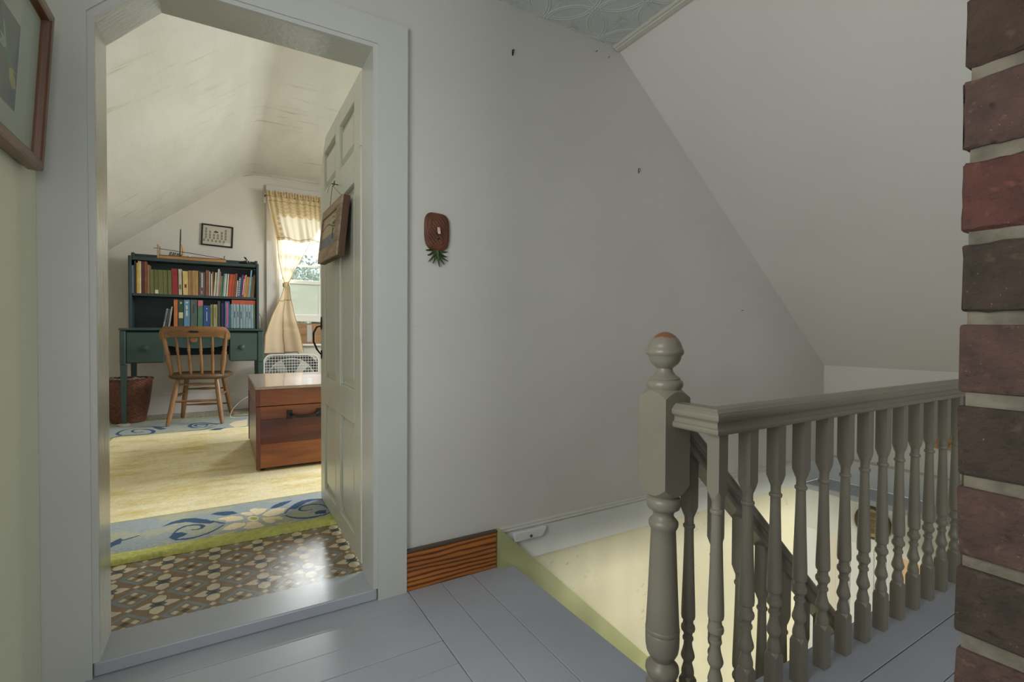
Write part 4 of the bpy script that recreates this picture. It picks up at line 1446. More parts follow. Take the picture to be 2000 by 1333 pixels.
# board closing the gap under the raised sash
ib = empty('wooden_board', (0.75, YB + 0.035, WZ0 + 0.0012), label='brown wooden board with a pale strip filling the gap under the window sash', cat='board')
MB().box(-0.2275, 0.2275, -0.010, 0.010, 0.0, 0.228).build('panel', wood('board_wood', rgb(128, 96, 64), rgb(168, 132, 94), 'x', ring=14, rough=0.5), ib)
MB().box(0.052, 0.104, -0.013, -0.0101, 0.02, 0.21).build('strip', material('pale_strip', rgb(176, 176, 168), 0.5), ib, bevel=0.002)
MB().box(0.118, 0.145, -0.013, -0.0101, 0.0, 0.226).build('batten', wood('batten_wood', rgb(150, 110, 70), rgb(184, 142, 98), 'z', ring=14), ib, bevel=0.002)

# what stands outside: lawn, a tree
lawn = MB().box(-14, 16, 8, 40, -4.2, -4.0).build('lawn', material('lawn_grass', rgb(120, 138, 84), 0.9, rgb(98, 118, 70), 3.0))
lawn['kind'] = 'structure'


def tree(name, x, y, zb, ztop, rad, seed, label):
    rr = random.Random(seed)
    t = empty(name, (x, y, zb), label=label, cat='tree')
    hgt = ztop - zb
    MB().tube([(0, 0, 0), (0.1, 0, hgt * 0.3), (0, 0.1, hgt * 0.6)], [0.28, 0.22, 0.12], n=10).build('trunk', material('bark', rgb(92, 82, 70), 0.9), t, smooth=True)
    f = MB()
    for i in range(15000):
        th, ph = rr.uniform(0, 2 * math.pi), math.acos(rr.uniform(-1, 1))
        q = rr.uniform(0.45, 1.0)
        lump = 1 + 0.22 * math.sin(3 * th + seed) * math.sin(4 * ph)
        p = Vector((math.cos(th) * math.sin(ph) * rad, math.sin(th) * math.sin(ph) * rad, math.cos(ph) * hgt * 0.4)) * (q * lump)
        p.z += hgt * 0.6
        s = rr.uniform(0.06, 0.12)
        d1 = Vector((rr.uniform(-1, 1), rr.uniform(-1, 1), rr.uniform(-1, 1))).normalized()
        d2 = d1.cross(Vector((rr.uniform(-1, 1), rr.uniform(-1, 1), rr.uniform(-1, 1)))).normalized()
        f.add([p - d1 * s, p - d2 * s * 0.5, p + d1 * s, p + d2 * s * 0.5], [(0, 1, 2, 3)])
    o = f.build('foliage', material('leaves_%d' % seed, rgb(196, 204, 186), 0.8, rgb(176, 188, 166), 2.0), t)  # leaf colour paled to carry the haze and bright sky
    o['kind'] = 'stuff'
    return t


tree('leafy_tree', 1.6, 19.0, -4.0, 3.75, 2.6, 5, 'haze-paled green leafy tree outside the bedroom window, its top below the upper muntin')
tree('leafy_tree', 5.2, 24.0, -4.0, 3.9, 3.2, 6, 'farther leafy tree mostly hidden behind the open door edge and window frame')

# ------------------------------------------------------------------ curtain
cm = bpy.data.materials.new('sheer_curtain')
cm.use_nodes = True
cn = cm.node_tree
cn.nodes.clear()
co = cn.nodes.new('ShaderNodeOutputMaterial')
at = cn.nodes.new('ShaderNodeAttribute')
at.attribute_name = 'paint'
df = cn.nodes.new('ShaderNodeBsdfDiffuse')
tl = cn.nodes.new('ShaderNodeBsdfTranslucent')
tp = cn.nodes.new('ShaderNodeBsdfTransparent')
m1 = cn.nodes.new('ShaderNodeMixShader')
m1.inputs[0].default_value = 0.15
m2 = cn.nodes.new('ShaderNodeMixShader')
m2.inputs[0].default_value = 0.05
cn.links.new(at.outputs['Color'], df.inputs[0])
cn.links.new(at.outputs['Color'], tl.inputs[0])
cn.links.new(df.outputs[0], m1.inputs[1])
cn.links.new(tl.outputs[0], m1.inputs[2])
cn.links.new(m1.outputs[0], m2.inputs[1])
cn.links.new(tp.outputs[0], m2.inputs[2])
cn.links.new(m2.outputs[0], co.inputs[0])

cur = empty('curtain', (0.7, 5.7, 2.25), label='sheer cream curtain with lace valance, its panel tied in a knot at the window', cat='curtain')


def cl(p):
    return (p[0] - 0.7, p[1] - 5.7, p[2] - 2.25)


lace, linen, hem = lin(224, 202, 160), lin(244, 238, 222), lin(176, 146, 104)
# valance, gathered on the rod
nr, nc = 60, 220
t = np.linspace(0, 1, nr)[:, None]
s = np.linspace(0, 1, nc)[None, :]
xl = np.interp(t[:, 0], [0, 0.24, 0.63, 1.0], [0.397, 0.408, 0.446, 0.492])[:, None]
zt = 2.305 - 0.515 * t
Xv = xl + (1.085 - xl) * s
fold = np.sin(s * 70 + 2.0 * np.sin(s * 9)) * 0.010 * (0.5 + 0.5 * t) + np.sin(s * 19 + 1) * 0.020 * t
pinch = np.exp(-((t - 0.105) / 0.02) ** 2) + np.exp(-((t - 0.20) / 0.015) ** 2)
puff = 0.014 * np.exp(-((t - 0.15) / 0.04) ** 2) + 0.016 * np.exp(-((t - 0.04) / 0.045) ** 2) * np.sin(s * 160) * 0.8
Yv = 5.690 + fold - puff + 0.006 * pinch - 0.02 * t
Zv = zt + 0.006 * np.sin(s * 85 + 3 * np.sin(s * 15)) * np.exp(-(t / 0.06) ** 2) + 0.010 * np.sin(s * 14) * (t > 0.9)
C = np.empty(Xv.shape + (3,))
C[:] = linen
scal = 0.45 + 0.07 * np.abs(np.sin(s * 24)) + 0 * t
holes = np.sin(s * 150 + 14 * t) * np.sin(t * 95 + 9 * np.sin(s * 24))
lc = (t + 0 * s) < scal
C[lc] = lace
C[lc & (holes > 0.25)] = lace * 0.72
side = (s + 0 * t) < 0.10 + 0.03 * np.sin(t * 60)
C[side] = lace * 0.95
C[(np.abs(t - 0.945) < 0.010) & (s > -1)] = hem
C[(np.abs(t - 0.20) < 0.012) & (s > -1)] = hem * 1.15
C[(np.abs(t - 0.105) < 0.009) & (s > -1)] = lace * 0.75
o = painted_grid('valance', cm, Xv - 0.7, Yv - 5.7, Zv - 2.25, C, cur)
# panel drawn to the knot, then flaring
rows = [(0.497, 1.06, 2.25, 0.012), (0.497, 0.94, 2.02, 0.014), (0.494, 0.821, 1.791, 0.016), (0.508, 0.738, 1.614, 0.016), (0.534, 0.657, 1.465, 0.018), (0.556, 0.622, 1.375, 0.02),
        (0.561, 0.601, 1.336, 0.022), (0.556, 0.618, 1.300, 0.02), (0.529, 0.628, 1.194, 0.022), (0.443, 0.665, 1.002, 0.024), (0.375, 0.721, 0.792, 0.026), (0.364, 0.751, 0.605, 0.026)]
zz = np.array([r[2] for r in rows])[::-1]
zs = np.linspace(2.25, 0.605, 150)
A = np.interp(zs, zz, np.array([r[0] for r in rows])[::-1])[:, None]
B = np.interp(zs, zz, np.array([r[1] for r in rows])[::-1])[:, None]
F = np.interp(zs, zz, np.array([r[3] for r in rows])[::-1])[:, None]
s = np.linspace(0, 1, 110)[None, :]
k = np.exp(-((zs[:, None] - 1.336) / 0.05) ** 2)
Xp = A + (B - A) * s
Yp = 5.735 - F * np.where(zs[:, None] > 1.34, np.sin(s * 15 + 0.8) * 0.6 + 0.3 * np.sin(s * 33 + zs[:, None] * 1.5), 1.1 * np.sin(s * 5.2 + 2.4) + 0.12 * np.sin(s * 21 + zs[:, None] * 3)) - 0.05 * (zs[:, None] < 1.25) * np.clip((1.25 - zs[:, None]) / 0.6, 0, 1) - 0.03 * k
Zp = zs[:, None] + 0 * s
C = np.empty(Xp.shape + (3,))
C[:] = lin(243, 234, 214)
C[zs < 1.30] = lin(226, 204, 172)  # darker below the knot: shading put into the cloth colour
edge = np.minimum(s, 1 - s) * (B - A)
C[(edge < 0.007)] = hem
C[(np.abs(zs[:, None] - (1.155 + 0.02 * s)) < 0.006) & (s < 0.95)] = hem
C[(np.abs(s - 0.52 + 0.06 * (zs[:, None] - 0.6)) < 0.018) & (zs[:, None] < 1.2)] = hem * 1.1
painted_grid('panel', cm, Xp - 0.7, Yp - 5.7, Zp - 2.25, C, cur)
kb = MB()
kb.rings([[cl((0.582 + r * math.cos(q) * 1.1, 5.716 + r * math.sin(q) * 0.8, z + 0.006 * math.cos(q))) for q in [2 * math.pi * i / 14 for i in range(14)]]
          for z, r in ((1.302, 0.016), (1.312, 0.027), (1.328, 0.032), (1.345, 0.030), (1.360, 0.020))])
kb.build('knot', material('curtain_knot', rgb(220, 194, 152), 0.9), cur, smooth=True)
rod = MB()
rod.tube([cl((0.375, 5.70, 2.252)), cl((1.12, 5.70, 2.252))], 0.006, n=8)
rod.build('rod', material('brass_rod', rgb(96, 82, 60), 0.4, metal=0.6), cur)
MB().box(-0.7 + 0.372, -0.7 + 0.397, 0.060, 0.0995, -0.065, 0.04).build('bracket', M['sash'], cur, bevel=0.003)
rod2 = MB()
rod2.tube([cl((0.384, 5.70, 2.252)), cl((0.384, 5.765, 2.252))], 0.005, n=8)
rod2.build('bracket_arm', M['pine_cap'], cur)

# ================================================================== desk with hutch
M['green'] = material('green_enamel', rgb(52, 76, 71), 0.38, rgb(46, 69, 64), 4.0, bump=0.05, bscale=60)
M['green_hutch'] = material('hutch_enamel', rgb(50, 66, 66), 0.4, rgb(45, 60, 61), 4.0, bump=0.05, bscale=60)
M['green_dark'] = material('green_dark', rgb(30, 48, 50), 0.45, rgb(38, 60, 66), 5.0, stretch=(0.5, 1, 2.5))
M['navy'] = material('navy_inside', rgb(38, 42, 60), 0.6)
DX0, DX1, DYF, DYB = -0.735, 0.325, 5.10, 5.66
desk = empty('desk', (-0.205, 5.38, FB), label='dark green painted kneehole desk with two round knob drawers under the bookcase hutch', cat='desk')


def K(x0, x1, ya, yb_, z0, z1):
    return (x0 + 0.205, x1 + 0.205, ya - 5.38, yb_ - 5.38, z0 - FB, z1 - FB)


MB().box(*K(DX0 - 0.006, DX1 + 0.006, DYF - 0.012, DYB, 0.832, 0.852)).build('desktop', M['green'], desk, bevel=0.012, seg=3)
for x0, x1, dz in ((DX0, -0.432, 1), (0.046, DX1, 1)):
    s = MB()
    s.box(*K(x0, x1, DYF + 0.022, DYB - 0.01, 0.556, 0.8315))
    s.build('pedestal', M['green'], desk, bevel=0.02, seg=3)
for x0, x1, kx in ((-0.690, -0.438, -0.561), (0.052, 0.272, 0.146)):
    dr = MB().box(*K(x0, x1, DYF + 0.006, DYF + 0.0215, 0.562, 0.815)).build('drawer', M['green'], desk, bevel=0.005)
    kp = [(0, 0.014), (0.004, 0.026), (0.009, 0.027), (0.011, 0.024), (0.0105, 0.019), (0.012, 0.016), (0.019, 0.017), (0.022, 0.013), (0.023, 0.004)]
    MB().lathe(kp, n=22).build('knob', M['green'], dr, smooth=True, loc=(kx + 0.205, DYF + 0.006 - 5.38, 0.684 - FB), rot=(math.radians(90), 0, 0))
for x0, x1 in ((DX0, -0.694), (0.276, DX1)):
    MB().box(*K(x0, x1, DYF, DYF + 0.0215, 0.545, 0.8315)).build('corner_post', M['green'], desk, bevel=0.009, seg=3)
ap = [(-0.4315, 0.8315)]
for i in range(25):
    q = i / 24.0
    x = -0.4315 + q * (0.4775)
    z = 0.700 - 0.022 * math.sin(math.pi * min(1, max(0, (q - 0.12) / 0.76))) ** 0.5 * 1 + 0.0
    ap.append((x, z))
ap.append((0.0455, 0.8315))
MB().prism([(x + 0.205, z - FB) for x, z in ap], 'y', DYF + 0.024 - 5.38, DYF + 0.04 - 5.38).build('apron', M['green'], desk)
MB().box(*K(-0.4315, 0.0455, DYB - 0.03, DYB - 0.012, 0.60, 0.83)).build('back_panel', M['navy'], desk)
for x, y in ((DX0 + 0.024, DYF + 0.024), (DX1 - 0.024, DYF + 0.024), (DX0 + 0.03, DYB - 0.045), (DX1 - 0.03, DYB - 0.045)):
    lg = MB()
    lg.rings([[(x + 0.205 + sx * q, y - 5.38 + sy * q, z - FB) for sx, sy in ((-1, -1), (1, -1), (1, 1), (-1, 1))]
              for z, q in ((0.0565 if y < 5.3 else 0.022, 0.015), (0.5455, 0.0215))])
    lo_ = lg.build('leg', M['green'], desk, bevel=0.003)
    if y < 5.3:
        MB().lathe([(0, 0.046), (0.004, 0.048), (0.016, 0.046), (0.020, 0.03)], n=24).build('caster_cup', material('glass_cup', rgb(176, 176, 156), 0.25), lo_, smooth=True, loc=(x + 0.205, y - 5.38, 0.0178))

HX0, HX1, HYF, HYB, HZ0, HZ1 = -0.719, 0.309, 5.45, 5.645, 0.853, 1.498
hutch = empty('bookcase', (-0.205, 5.55, HZ0), label='dark green two shelf bookcase hutch full of books standing on the desk', cat='bookcase')


def Q(x0, x1, ya, yb_, z0, z1):
    return (x0 + 0.205, x1 + 0.205, ya - 5.55, yb_ - 5.55, z0 - HZ0, z1 - HZ0)


for x0, x1 in ((HX0, HX0 + 0.024), (HX1 - 0.024, HX1)):
    MB().box(*Q(x0, x1, HYF - 0.012, HYB, HZ0, HZ1)).build('side_panel', M['green_hutch'], hutch, bevel=0.004)
MB().box(*Q(HX0 + 0.0245, HX1 - 0.0245, HYF - 0.004, HYB, 1.462, 1.492)).build('top_board', M['green_hutch'], hutch, bevel=0.004)
MB().box(*Q(HX0 + 0.0245, HX1 - 0.0245, HYF - 0.002, HYB - 0.009, 1.142, 1.166)).build('shelf', M['green_hutch'], hutch, bevel=0.004)
MB().box(*Q(HX0 + 0.0245, HX1 - 0.0245, HYF - 0.004, HYB, HZ0, HZ0 + 0.008)).build('bottom_board', M['green_hutch'], hutch, bevel=0.003)
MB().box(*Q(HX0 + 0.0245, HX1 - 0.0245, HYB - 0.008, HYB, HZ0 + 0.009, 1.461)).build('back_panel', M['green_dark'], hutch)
MB().box(*Q(HX0 + 0.02, HX1 - 0.02, HYB - 0.02, HYB - 0.002, 1.4925, 1.540)).build('gallery_rail', M['green_hutch'], hutch, bevel=0.004)
for x in (HX0 + 0.004, HX1 - 0.032):
    MB().box(*Q(x, x + 0.028, HYB - 0.075, HYB - 0.0205, 1.4985, 1.545)).build('gallery_end', M['green_hutch'], hutch, bevel=0.010, seg=3)

# ------------------------------------------------------------------ books
BOOK_MATS = {}


def book_mat(c):
    if c not in BOOK_MATS:
        k = tuple(int(v * 0.86) for v in c)
        BOOK_MATS[c] = material('book_cloth_%d' % len(BOOK_MATS), rgb(*c), 0.6, rgb(*k), 30, stretch=(2, 2, 0.4))
    return BOOK_MATS[c]


M['pages'] = material('book_pages', rgb(214, 204, 178), 0.9)
M['print_pale'] = material('spine_print_pale', rgb(212, 204, 190), 0.6)
M['print_dark'] = material('spine_print_dark', rgb(44, 46, 60), 0.6)
YBK = 5.452


def make_book(x0, x1, zb, h, lean, col, label, group, depth=0.135, marks=(), rnd=None):
    wd = max(x1 - x0 - 0.0006, 0.003)
    b = empty('book', ((x0 + x1) / 2, YBK + (rnd or random.uniform(0.0, 0.010)), zb), label=label, cat='book', group=group)
    sh = lean / h
    tk = min(0.0022, wd * 0.22)
    def sheared(mb):
        mb.v = [(p[0] + p[2] * sh, p[1], p[2]) for p in mb.v]
        return mb
    c = MB()
    c.box(-wd / 2, wd / 2, 0.0, tk, 0, h)
    c.box(-wd / 2, -wd / 2 + tk, tk, depth, 0, h)
    c.box(wd / 2 - tk, wd / 2, tk, depth, 0, h)
    sheared(c).build('cover', book_mat(col), b)
    if wd > 2.4 * tk:
        sheared(MB().box(-wd / 2 + tk, wd / 2 - tk, tk, depth - 0.004, 0.003, h - 0.004)).build('pages', M['pages'], b)
    for (fx0, fx1, fz0, fz1, mm) in marks:
        sheared(MB().box(-wd / 2 + fx0 * wd, -wd / 2 + fx1 * wd, -0.0005, -0.0001, fz0 * h, fz1 * h)).build('spine_print', mm, b)
    return b


P_, DK = M['print_pale'], M['print_dark']
mk_red = material('spine_print_maroon', rgb(110, 48, 44), 0.6)
mk_pink = material('spine_print_pink', rgb(200, 104, 116), 0.6)
mk_olive = material('spine_print_olive', rgb(120, 104, 60), 0.6)
mk_cream = material('spine_print_cream', rgb(206, 196, 150), 0.6)
mk_gold = material('spine_print_gold', rgb(196, 160, 90), 0.6)
MARKS = {
    'olive green hardback with white paper sticker at its foot': [(0.1, 0.95, 0.02, 0.17, P_)],
    'thick dark red hardback on the upper shelf': [(0.25, 0.75, 0.83, 0.86, mk_red), (0.25, 0.75, 0.77, 0.79, mk_red)],
    'cream grey book with olive band right of the dark red hardback': [(0.15, 0.8, 0.22, 0.40, mk_olive)],
    'pale yellow hardback with small red square on its spine': [(0.3, 0.72, 0.30, 0.45, mk_red), (0.1, 0.9, 0.70, 0.71, mk_gold), (0.1, 0.9, 0.64, 0.65, mk_gold)],
    'grey purple hardback with pale title down its spine': [(0.35, 0.62, 0.74 - 0.056 * i, 0.775 - 0.056 * i, P_) for i in range(-3, 8)] + [(0.3, 0.55, 0.06, 0.2, mk_pink)],
    'bright red paperback with pale lettering marks': [(0.25, 0.75, 0.78 - 0.075 * i, 0.83 - 0.075 * i, P_) for i in range(10)],
    'slate blue book with pale flecks on the upper shelf': [(0.2, 0.75, 0.86 - 0.11 * i, 0.90 - 0.11 * i, P_) for i in range(8)],
    'leftmost of the three thin booklets leaning on the lower shelf': [(0.2, 0.8, 0.84 - 0.1 * i, 0.88 - 0.1 * i, DK) for i in range(6)],
    'orange book with two spine lines on the lower shelf': [(0.25, 0.33, 0.05, 0.95, mk_gold), (0.6, 0.68, 0.05, 0.95, mk_gold)],
    'dark green book with cream patch on the lower shelf': [(0.08, 0.92, 0.34, 0.55, mk_cream), (0.35, 0.65, 0.86, 0.92, mk_cream)],
    'light blue hardback on the lower shelf': [(0.3, 0.7, 0.88, 0.93, P_), (0.35, 0.6, 0.66, 0.80, P_), (0.35, 0.6, 0.42, 0.62, P_)],
    'thick grey green hardback on the lower shelf': [(0.38, 0.58, 0.80 - 0.07 * i, 0.845 - 0.07 * i, DK) for i in range(5)],
    'green book with pink top right of the thick grey green hardback': [(0.02, 0.98, 0.80, 0.99, mk_pink)],
    'shorter deep blue hardback on the lower shelf': [(0.42, 0.56, 0.84, 0.88, P_), (0.44, 0.54, 0.30, 0.72, P_)],
    'left khaki book of the khaki pair on the lower shelf': [(0.35, 0.6, 0.42, 0.86, mk_olive)],
    'right khaki book of the khaki pair on the lower shelf': [(0.35, 0.6, 0.42, 0.86, mk_olive)],
    'blue book with pink stripe down its spine': [(0.35, 0.7, 0.04, 0.95, mk_pink)],
    'wide tan hardback left of the grey purple book': [(0.42, 0.5, 0.02, 0.98, mk_olive)],
}
def settle(rows_, zb):
    out_ = []
    for i in range(len(rows_) - 1, -1, -1):
        x0, x1, zt_, lean, col, lab = rows_[i]
        s_ = lean / (zt_ - zb)
        if out_:
            nx0, nx1, nzt, nlean, _c, _l = out_[0]
            h_ = min(zt_, nzt) - zb
            x1 = min(x1, nx0)
            s_ = min(s_, (nx0 - x1) / h_ + nlean / (nzt - zb))
        out_.insert(0, (x0, x1, zt_, s_ * (zt_ - zb), col, lab))
    return out_


prev = None
for rows_, zb, grp in ((UPPER, 1.1665, 'books on the upper shelf'), (LOWER, HZ0 + 0.0085, 'books on the lower shelf')):
    if grp.endswith('upper shelf'):
        fit = lambda x: x if x > -0.56 else -0.694 + (x + 0.7032) * (0.134 / 0.1432)
        rows_ = [(fit(r_[0]), fit(r_[1])) + (r_[2], 0.0 if i < 8 else r_[3]) + r_[4:] for i, r_ in enumerate(rows_)]
        rows_[-1] = (rows_[-1][0], min(rows_[-1][1], 0.2835 - max(rows_[-1][3], 0))) + rows_[-1][2:]
    for x0, x1, zt_, lean, col, lab in settle(rows_, zb):
        zt_ = min(zt_, 1.4545)
        make_book(x0, x1, zb, zt_ - zb, lean, col, lab, grp, marks=MARKS.get(lab, ()))
SETN = ['first', 'second', 'third', 'fourth', 'fifth', 'sixth', 'seventh', 'eighth', 'ninth']
for i, (x0, x1, zt_) in enumerate(SET):
    if i == 8:
        x1 = min(x1, 0.2825)
    col = (150, 174, 180) if i < 8 else (118, 142, 126)
    lab = '%s slim pale blue book from the left in the matching set' % SETN[i] if i < 8 else 'slim grey green book closing the pale blue set at right'
    make_book(x0, x1, HZ0 + 0.0085, 1.094 - HZ0 - 0.0085, 0.0, col, lab, 'pale blue set of books on the lower shelf', rnd=0.004,
              marks=[(0.35, 0.62, 0.40 + 0.03 * (i % 3), 0.70, DK)] if i in (1, 2, 3, 5, 6) else ())
b = empty('book', (0.176, YBK + 0.004, 1.0948), label='orange red book lying flat on top of the pale blue set', cat='book', group='books on the lower shelf')
c = MB()
c.box(-0.102, 0.102, 0, 0.13, 0.0, 0.004).box(-0.102, 0.102, 0, 0.13, 0.034, 0.040).box(-0.102, 0.102, 0, 0.004, 0.004, 0.034)
c.build('cover', book_mat((190, 88, 62)), b)
MB().box(-0.099, 0.099, 0.004, 0.127, 0.0041, 0.0339).build('pages', M['pages'], b)

# ------------------------------------------------------------------ on top of the hutch
M['model_dark'] = wood('model_dark_wood', rgb(58, 44, 34), rgb(92, 70, 52), 'x', ring=20)
M['model_light'] = wood('model_light_wood', rgb(150, 104, 56), rgb(186, 140, 84), 'x', ring=20)
md = empty('wooden_model', (-0.235, 5.49, 1.4925), label='long low wooden model with slanting rod and upright stick on top of the bookcase', cat='ornament')
X_ = lambda x: x + 0.235
MB().box(X_(-0.500), X_(0.028), -0.026, -0.0165, 0.0, 0.026).build('front_strip', M['model_light'], md, bevel=0.002)
MB().box(X_(-0.500), X_(0.028), -0.016, 0.03, 0.0, 0.034).build('base', M['model_dark'], md, bevel=0.002)
MB().box(X_(-0.512), X_(-0.5005), -0.03, 0.0, 0.0, 0.125).build('post', M['rust_wood'], md, bevel=0.002)
MB().box(X_(-0.498), X_(-0.488), -0.012, 0.004, 0.0345, 0.110).build('post', M['rust_wood'], md, bevel=0.002)
r = MB()
r.tube([(X_(-0.538), -0.02, 0.092), (X_(-0.25), -0.018, 0.066), (X_(0.0), -0.016, 0.036)], 0.0028, n=8)
r.build('rod', M['model_dark'], md)
r = MB()
r.tube([(X_(-0.342), 0.0, 0.034), (X_(-0.337), 0.0, 0.20), (X_(-0.335), 0.0, 0.285)], [0.0045, 0.0055, 0.004], n=8)
r.build('mast', M['black'], md)
r = MB()
r.tube([(X_(-0.320), -0.004, 0.034), (X_(-0.318), -0.004, 0.075), (X_(-0.322), -0.003, 0.118), (X_(-0.336), 0, 0.155)], [0.009, 0.008, 0.006, 0.003], n=8)
r.build('lever', material('ochre_wood', rgb(196, 148, 62), 0.5), md)
r = MB()
for i in range(9):
    x = X_(-0.425 + 0.011 * i)
    r.tube([(x, -0.005, 0.034), (x + 0.008, -0.01, 0.052 + 0.006 * math.sin(i * 2.1)), (x + 0.012, 0.0, 0.070 - 0.002 * i)], 0.0035, n=6)
r.build('knotted_cord', material('cord_dark', rgb(46, 44, 44), 0.8), md)
MB().lathe([(0, 0.014), (0.008, 0.013), (0.013, 0.007)], n=14).build('white_knob', M['print_pale'], md, loc=(X_(-0.268), -0.012, 0.0342), smooth=True)
r = MB()
r.tube([(X_(0.012), 0.0, 0.034), (X_(0.013), 0.0, 0.055), (X_(0.018), 0.0, 0.068)], [0.003, 0.004, 0.003], n=8)
r.build('pin', M['model_dark'], md)

fg = empty('figurine', (0.186, 5.49, 1.4925), label='small black animal figurine with white stripes at right end of bookcase top', cat='figurine')
r = MB()
r.tube([(-0.052, 0, 0.012), (-0.03, 0, 0.016), (0.0, 0, 0.020), (0.022, 0, 0.022)], [0.007, 0.012, 0.015, 0.012], n=10)
r.build('body', M['black'], fg, smooth=True)
r = MB()
r.tube([(0.022, 0, 0.02), (0.016, 0, 0.044), (0.006, 0, 0.062), (-0.006, 0, 0.070)], [0.010, 0.008, 0.008, 0.003], n=10)
r.build('neck', M['black'], fg, smooth=True)
r = MB()
for dx in (0.0, 0.022):
    r.tube([(0.012 + dx, -0.006, 0.035), (0.022 + dx, -0.008, 0.022), (0.024 + dx, -0.008, 0.002)], [0.005, 0.005, 0.006], n=8)
r.build('leg', M['black'], fg, smooth=True)
r = MB()
for dx in (0.0, 0.020):
    r.tube([(0.008 + dx, -0.012, 0.046), (0.019 + dx, -0.0145, 0.034), (0.024 + dx, -0.0145, 0.016)], 0.0018, n=6)
r.build('stripe', M['print_pale'], fg)

# framed portraits on the far wall
pf = empty('framed_portraits', (-0.045, YB, 1.798), label='small black framed sheet of tiny portraits hanging above the bookcase', cat='picture')
pf.rotation_euler = (0, math.radians(2.2), 0)
pw, ph = 0.138, 0.108
f = MB()
for b_ in ((-pw, pw, ph - 0.014, ph), (-pw, pw, -ph, -ph + 0.014), (-pw, -pw + 0.014, -ph + 0.014, ph - 0.014), (pw - 0.014, pw, -ph + 0.014, ph - 0.014)):
    f.box(b_[0], b_[1], -0.016, -0.001, b_[2], b_[3])
f.build('frame', M['black'], pf, bevel=0.002)
MB().box(-pw + 0.0141, pw - 0.0141, -0.008, -0.001, -ph + 0.0141, ph - 0.0141).build('mat', material('print_paper', rgb(190, 184, 166), 0.6), pf)
faces = []
cols6 = [-0.098, -0.064, -0.029, 0.004, 0.038, 0.072]
for iz, z in enumerate((0.060, 0.033, 0.004, -0.024)):
    for ix, x in enumerate(cols6):
        if iz == 0 and ix not in (0, 5):
            continue
        if iz == 1 and ix in (2, 3):
            continue
        faces.append((x, z))
faces += [(-0.112 + 0.034 * i, -0.054) for i in range(6)]
fm1, fm2 = MB(), MB()
for x, z in faces:
    fm1.box(x - 0.0075, x + 0.0075, -0.0089, -0.0081, z - 0.0105, z + 0.0105)
    q = [(x + 0.0045 * math.cos(a), -0.0093, z + 0.001 + 0.0058 * math.sin(a)) for a in [2 * math.pi * i / 10 for i in range(10)]]
    fm2.add(q, [tuple(range(10))])
fm1.build('portrait_prints', material('portrait_dark', rgb(92, 84, 74), 0.7), pf)['kind'] = 'stuff'
fm2.build('portrait_faces', material('portrait_face', rgb(176, 168, 150), 0.7), pf)['kind'] = 'stuff'
MB().prism([(-0.034, 0.028), (0.008, 0.028), (0.002, 0.048), (-0.004, 0.040), (-0.012, 0.050), (-0.024, 0.046)], 'y', -0.0089, -0.0081).build('building_print', material('portrait_dark2', rgb(70, 66, 60), 0.7), pf)
MB().box(0.064, pw - 0.016, -0.0092, -0.0082, -ph + 0.016, -ph + 0.046).build('sticker', M['print_pale'], pf)

# ------------------------------------------------------------------ chair
M['chair'] = wood('chair_wood', rgb(116, 82, 50), rgb(154, 115, 74), 'z', ring=16, rough=0.42, bump=0.06, coat=0.15)
M['chair_x'] = wood('chair_wood_x', rgb(112, 78, 48), rgb(150, 110, 70), 'x', ring=16, rough=0.42, bump=0.06, coat=0.15)
M['seat'] = wood('chair_seat_wood', rgb(78, 58, 40), rgb(110, 84, 58), 'x', ring=14, rough=0.5, bump=0.06)
chair = empty('desk_chair', (-0.165, 5.10, FB), rz=math.radians(-10), label='honey brown wooden spindle back chair tucked in at the green desk', cat='chair')
SZ = 0.422
# seat, shaped outline
out = []
for i in range(40):
    a = 2 * math.pi * i / 40
    ca, sa = math.cos(a), math.sin(a)
    p = 3.2
    r_ = (abs(ca) ** p + abs(sa) ** p) ** (-1 / p)
    out.append((0.232 * r_ * ca * (1.0 + 0.04 * sa), 0.215 * r_ * sa))
R = []
for z, k in ((SZ - 0.022, 0.88), (SZ - 0.012, 0.97), (SZ, 1.0), (SZ + 0.012, 0.99), (SZ + 0.022, 0.93)):
    R.append([(x * k, y * k, z) for x, y in out])
R.append([(x * 0.6, y * 0.6, SZ + 0.014) for x, y in out])
MB().rings(R).build('seat', M['seat'], chair, smooth=True, angle=50)
LP4 = {}
for sx, sy in ((-1, -1), (1, -1), (-1, 1), (1, 1)):
    top_, bot = Vector((sx * 0.140, sy * 0.135, SZ - 0.012)), Vector((sx * 0.198, sy * 0.225, 0.0218))
    LP4[(sx, sy)] = (top_, bot)
    pts = [top_.lerp(bot, t) for t in (0, 0.12, 0.35, 0.6, 0.8, 1.0)]
    MB().tube(pts, [0.015, 0.018, 0.0205, 0.020, 0.0185, 0.0150], n=14).build('leg', M['chair'], chair, smooth=True, angle=60)


def lp(k, t):
    a, b = LP4[k]
    return a.lerp(b, t)


def stretcher(a, b, r0=0.0065, r1=0.0115):
    pts = [a.lerp(b, t) for t in (0, 0.18, 0.30, 0.44, 0.47, 0.5, 0.53, 0.56, 0.70, 0.82, 1)]
    MB().tube(pts, [r0, r0 * 1.1, r1 * 0.8, r1, r1 * 1.12, r1 * 0.95, r1 * 1.12, r1, r1 * 0.8, r0 * 1.1, r0], n=10).build('stretcher', M['chair_x'], chair, smooth=True, angle=60)


stretcher(lp((-1, -1), 0.14), lp((1, -1), 0.14), 0.009, 0.012)
stretcher(lp((-1, -1), 0.50), lp((1, -1), 0.50), 0.009, 0.012)
stretcher(lp((-1, 1), 0.32), lp((1, 1), 0.32))
stretcher(lp((-1, 1), 0.70), lp((1, 1), 0.70))
stretcher(lp((-1, -1), 0.40), lp((-1, 1), 0.40))
stretcher(lp((1, -1), 0.40), lp((1, 1), 0.40))


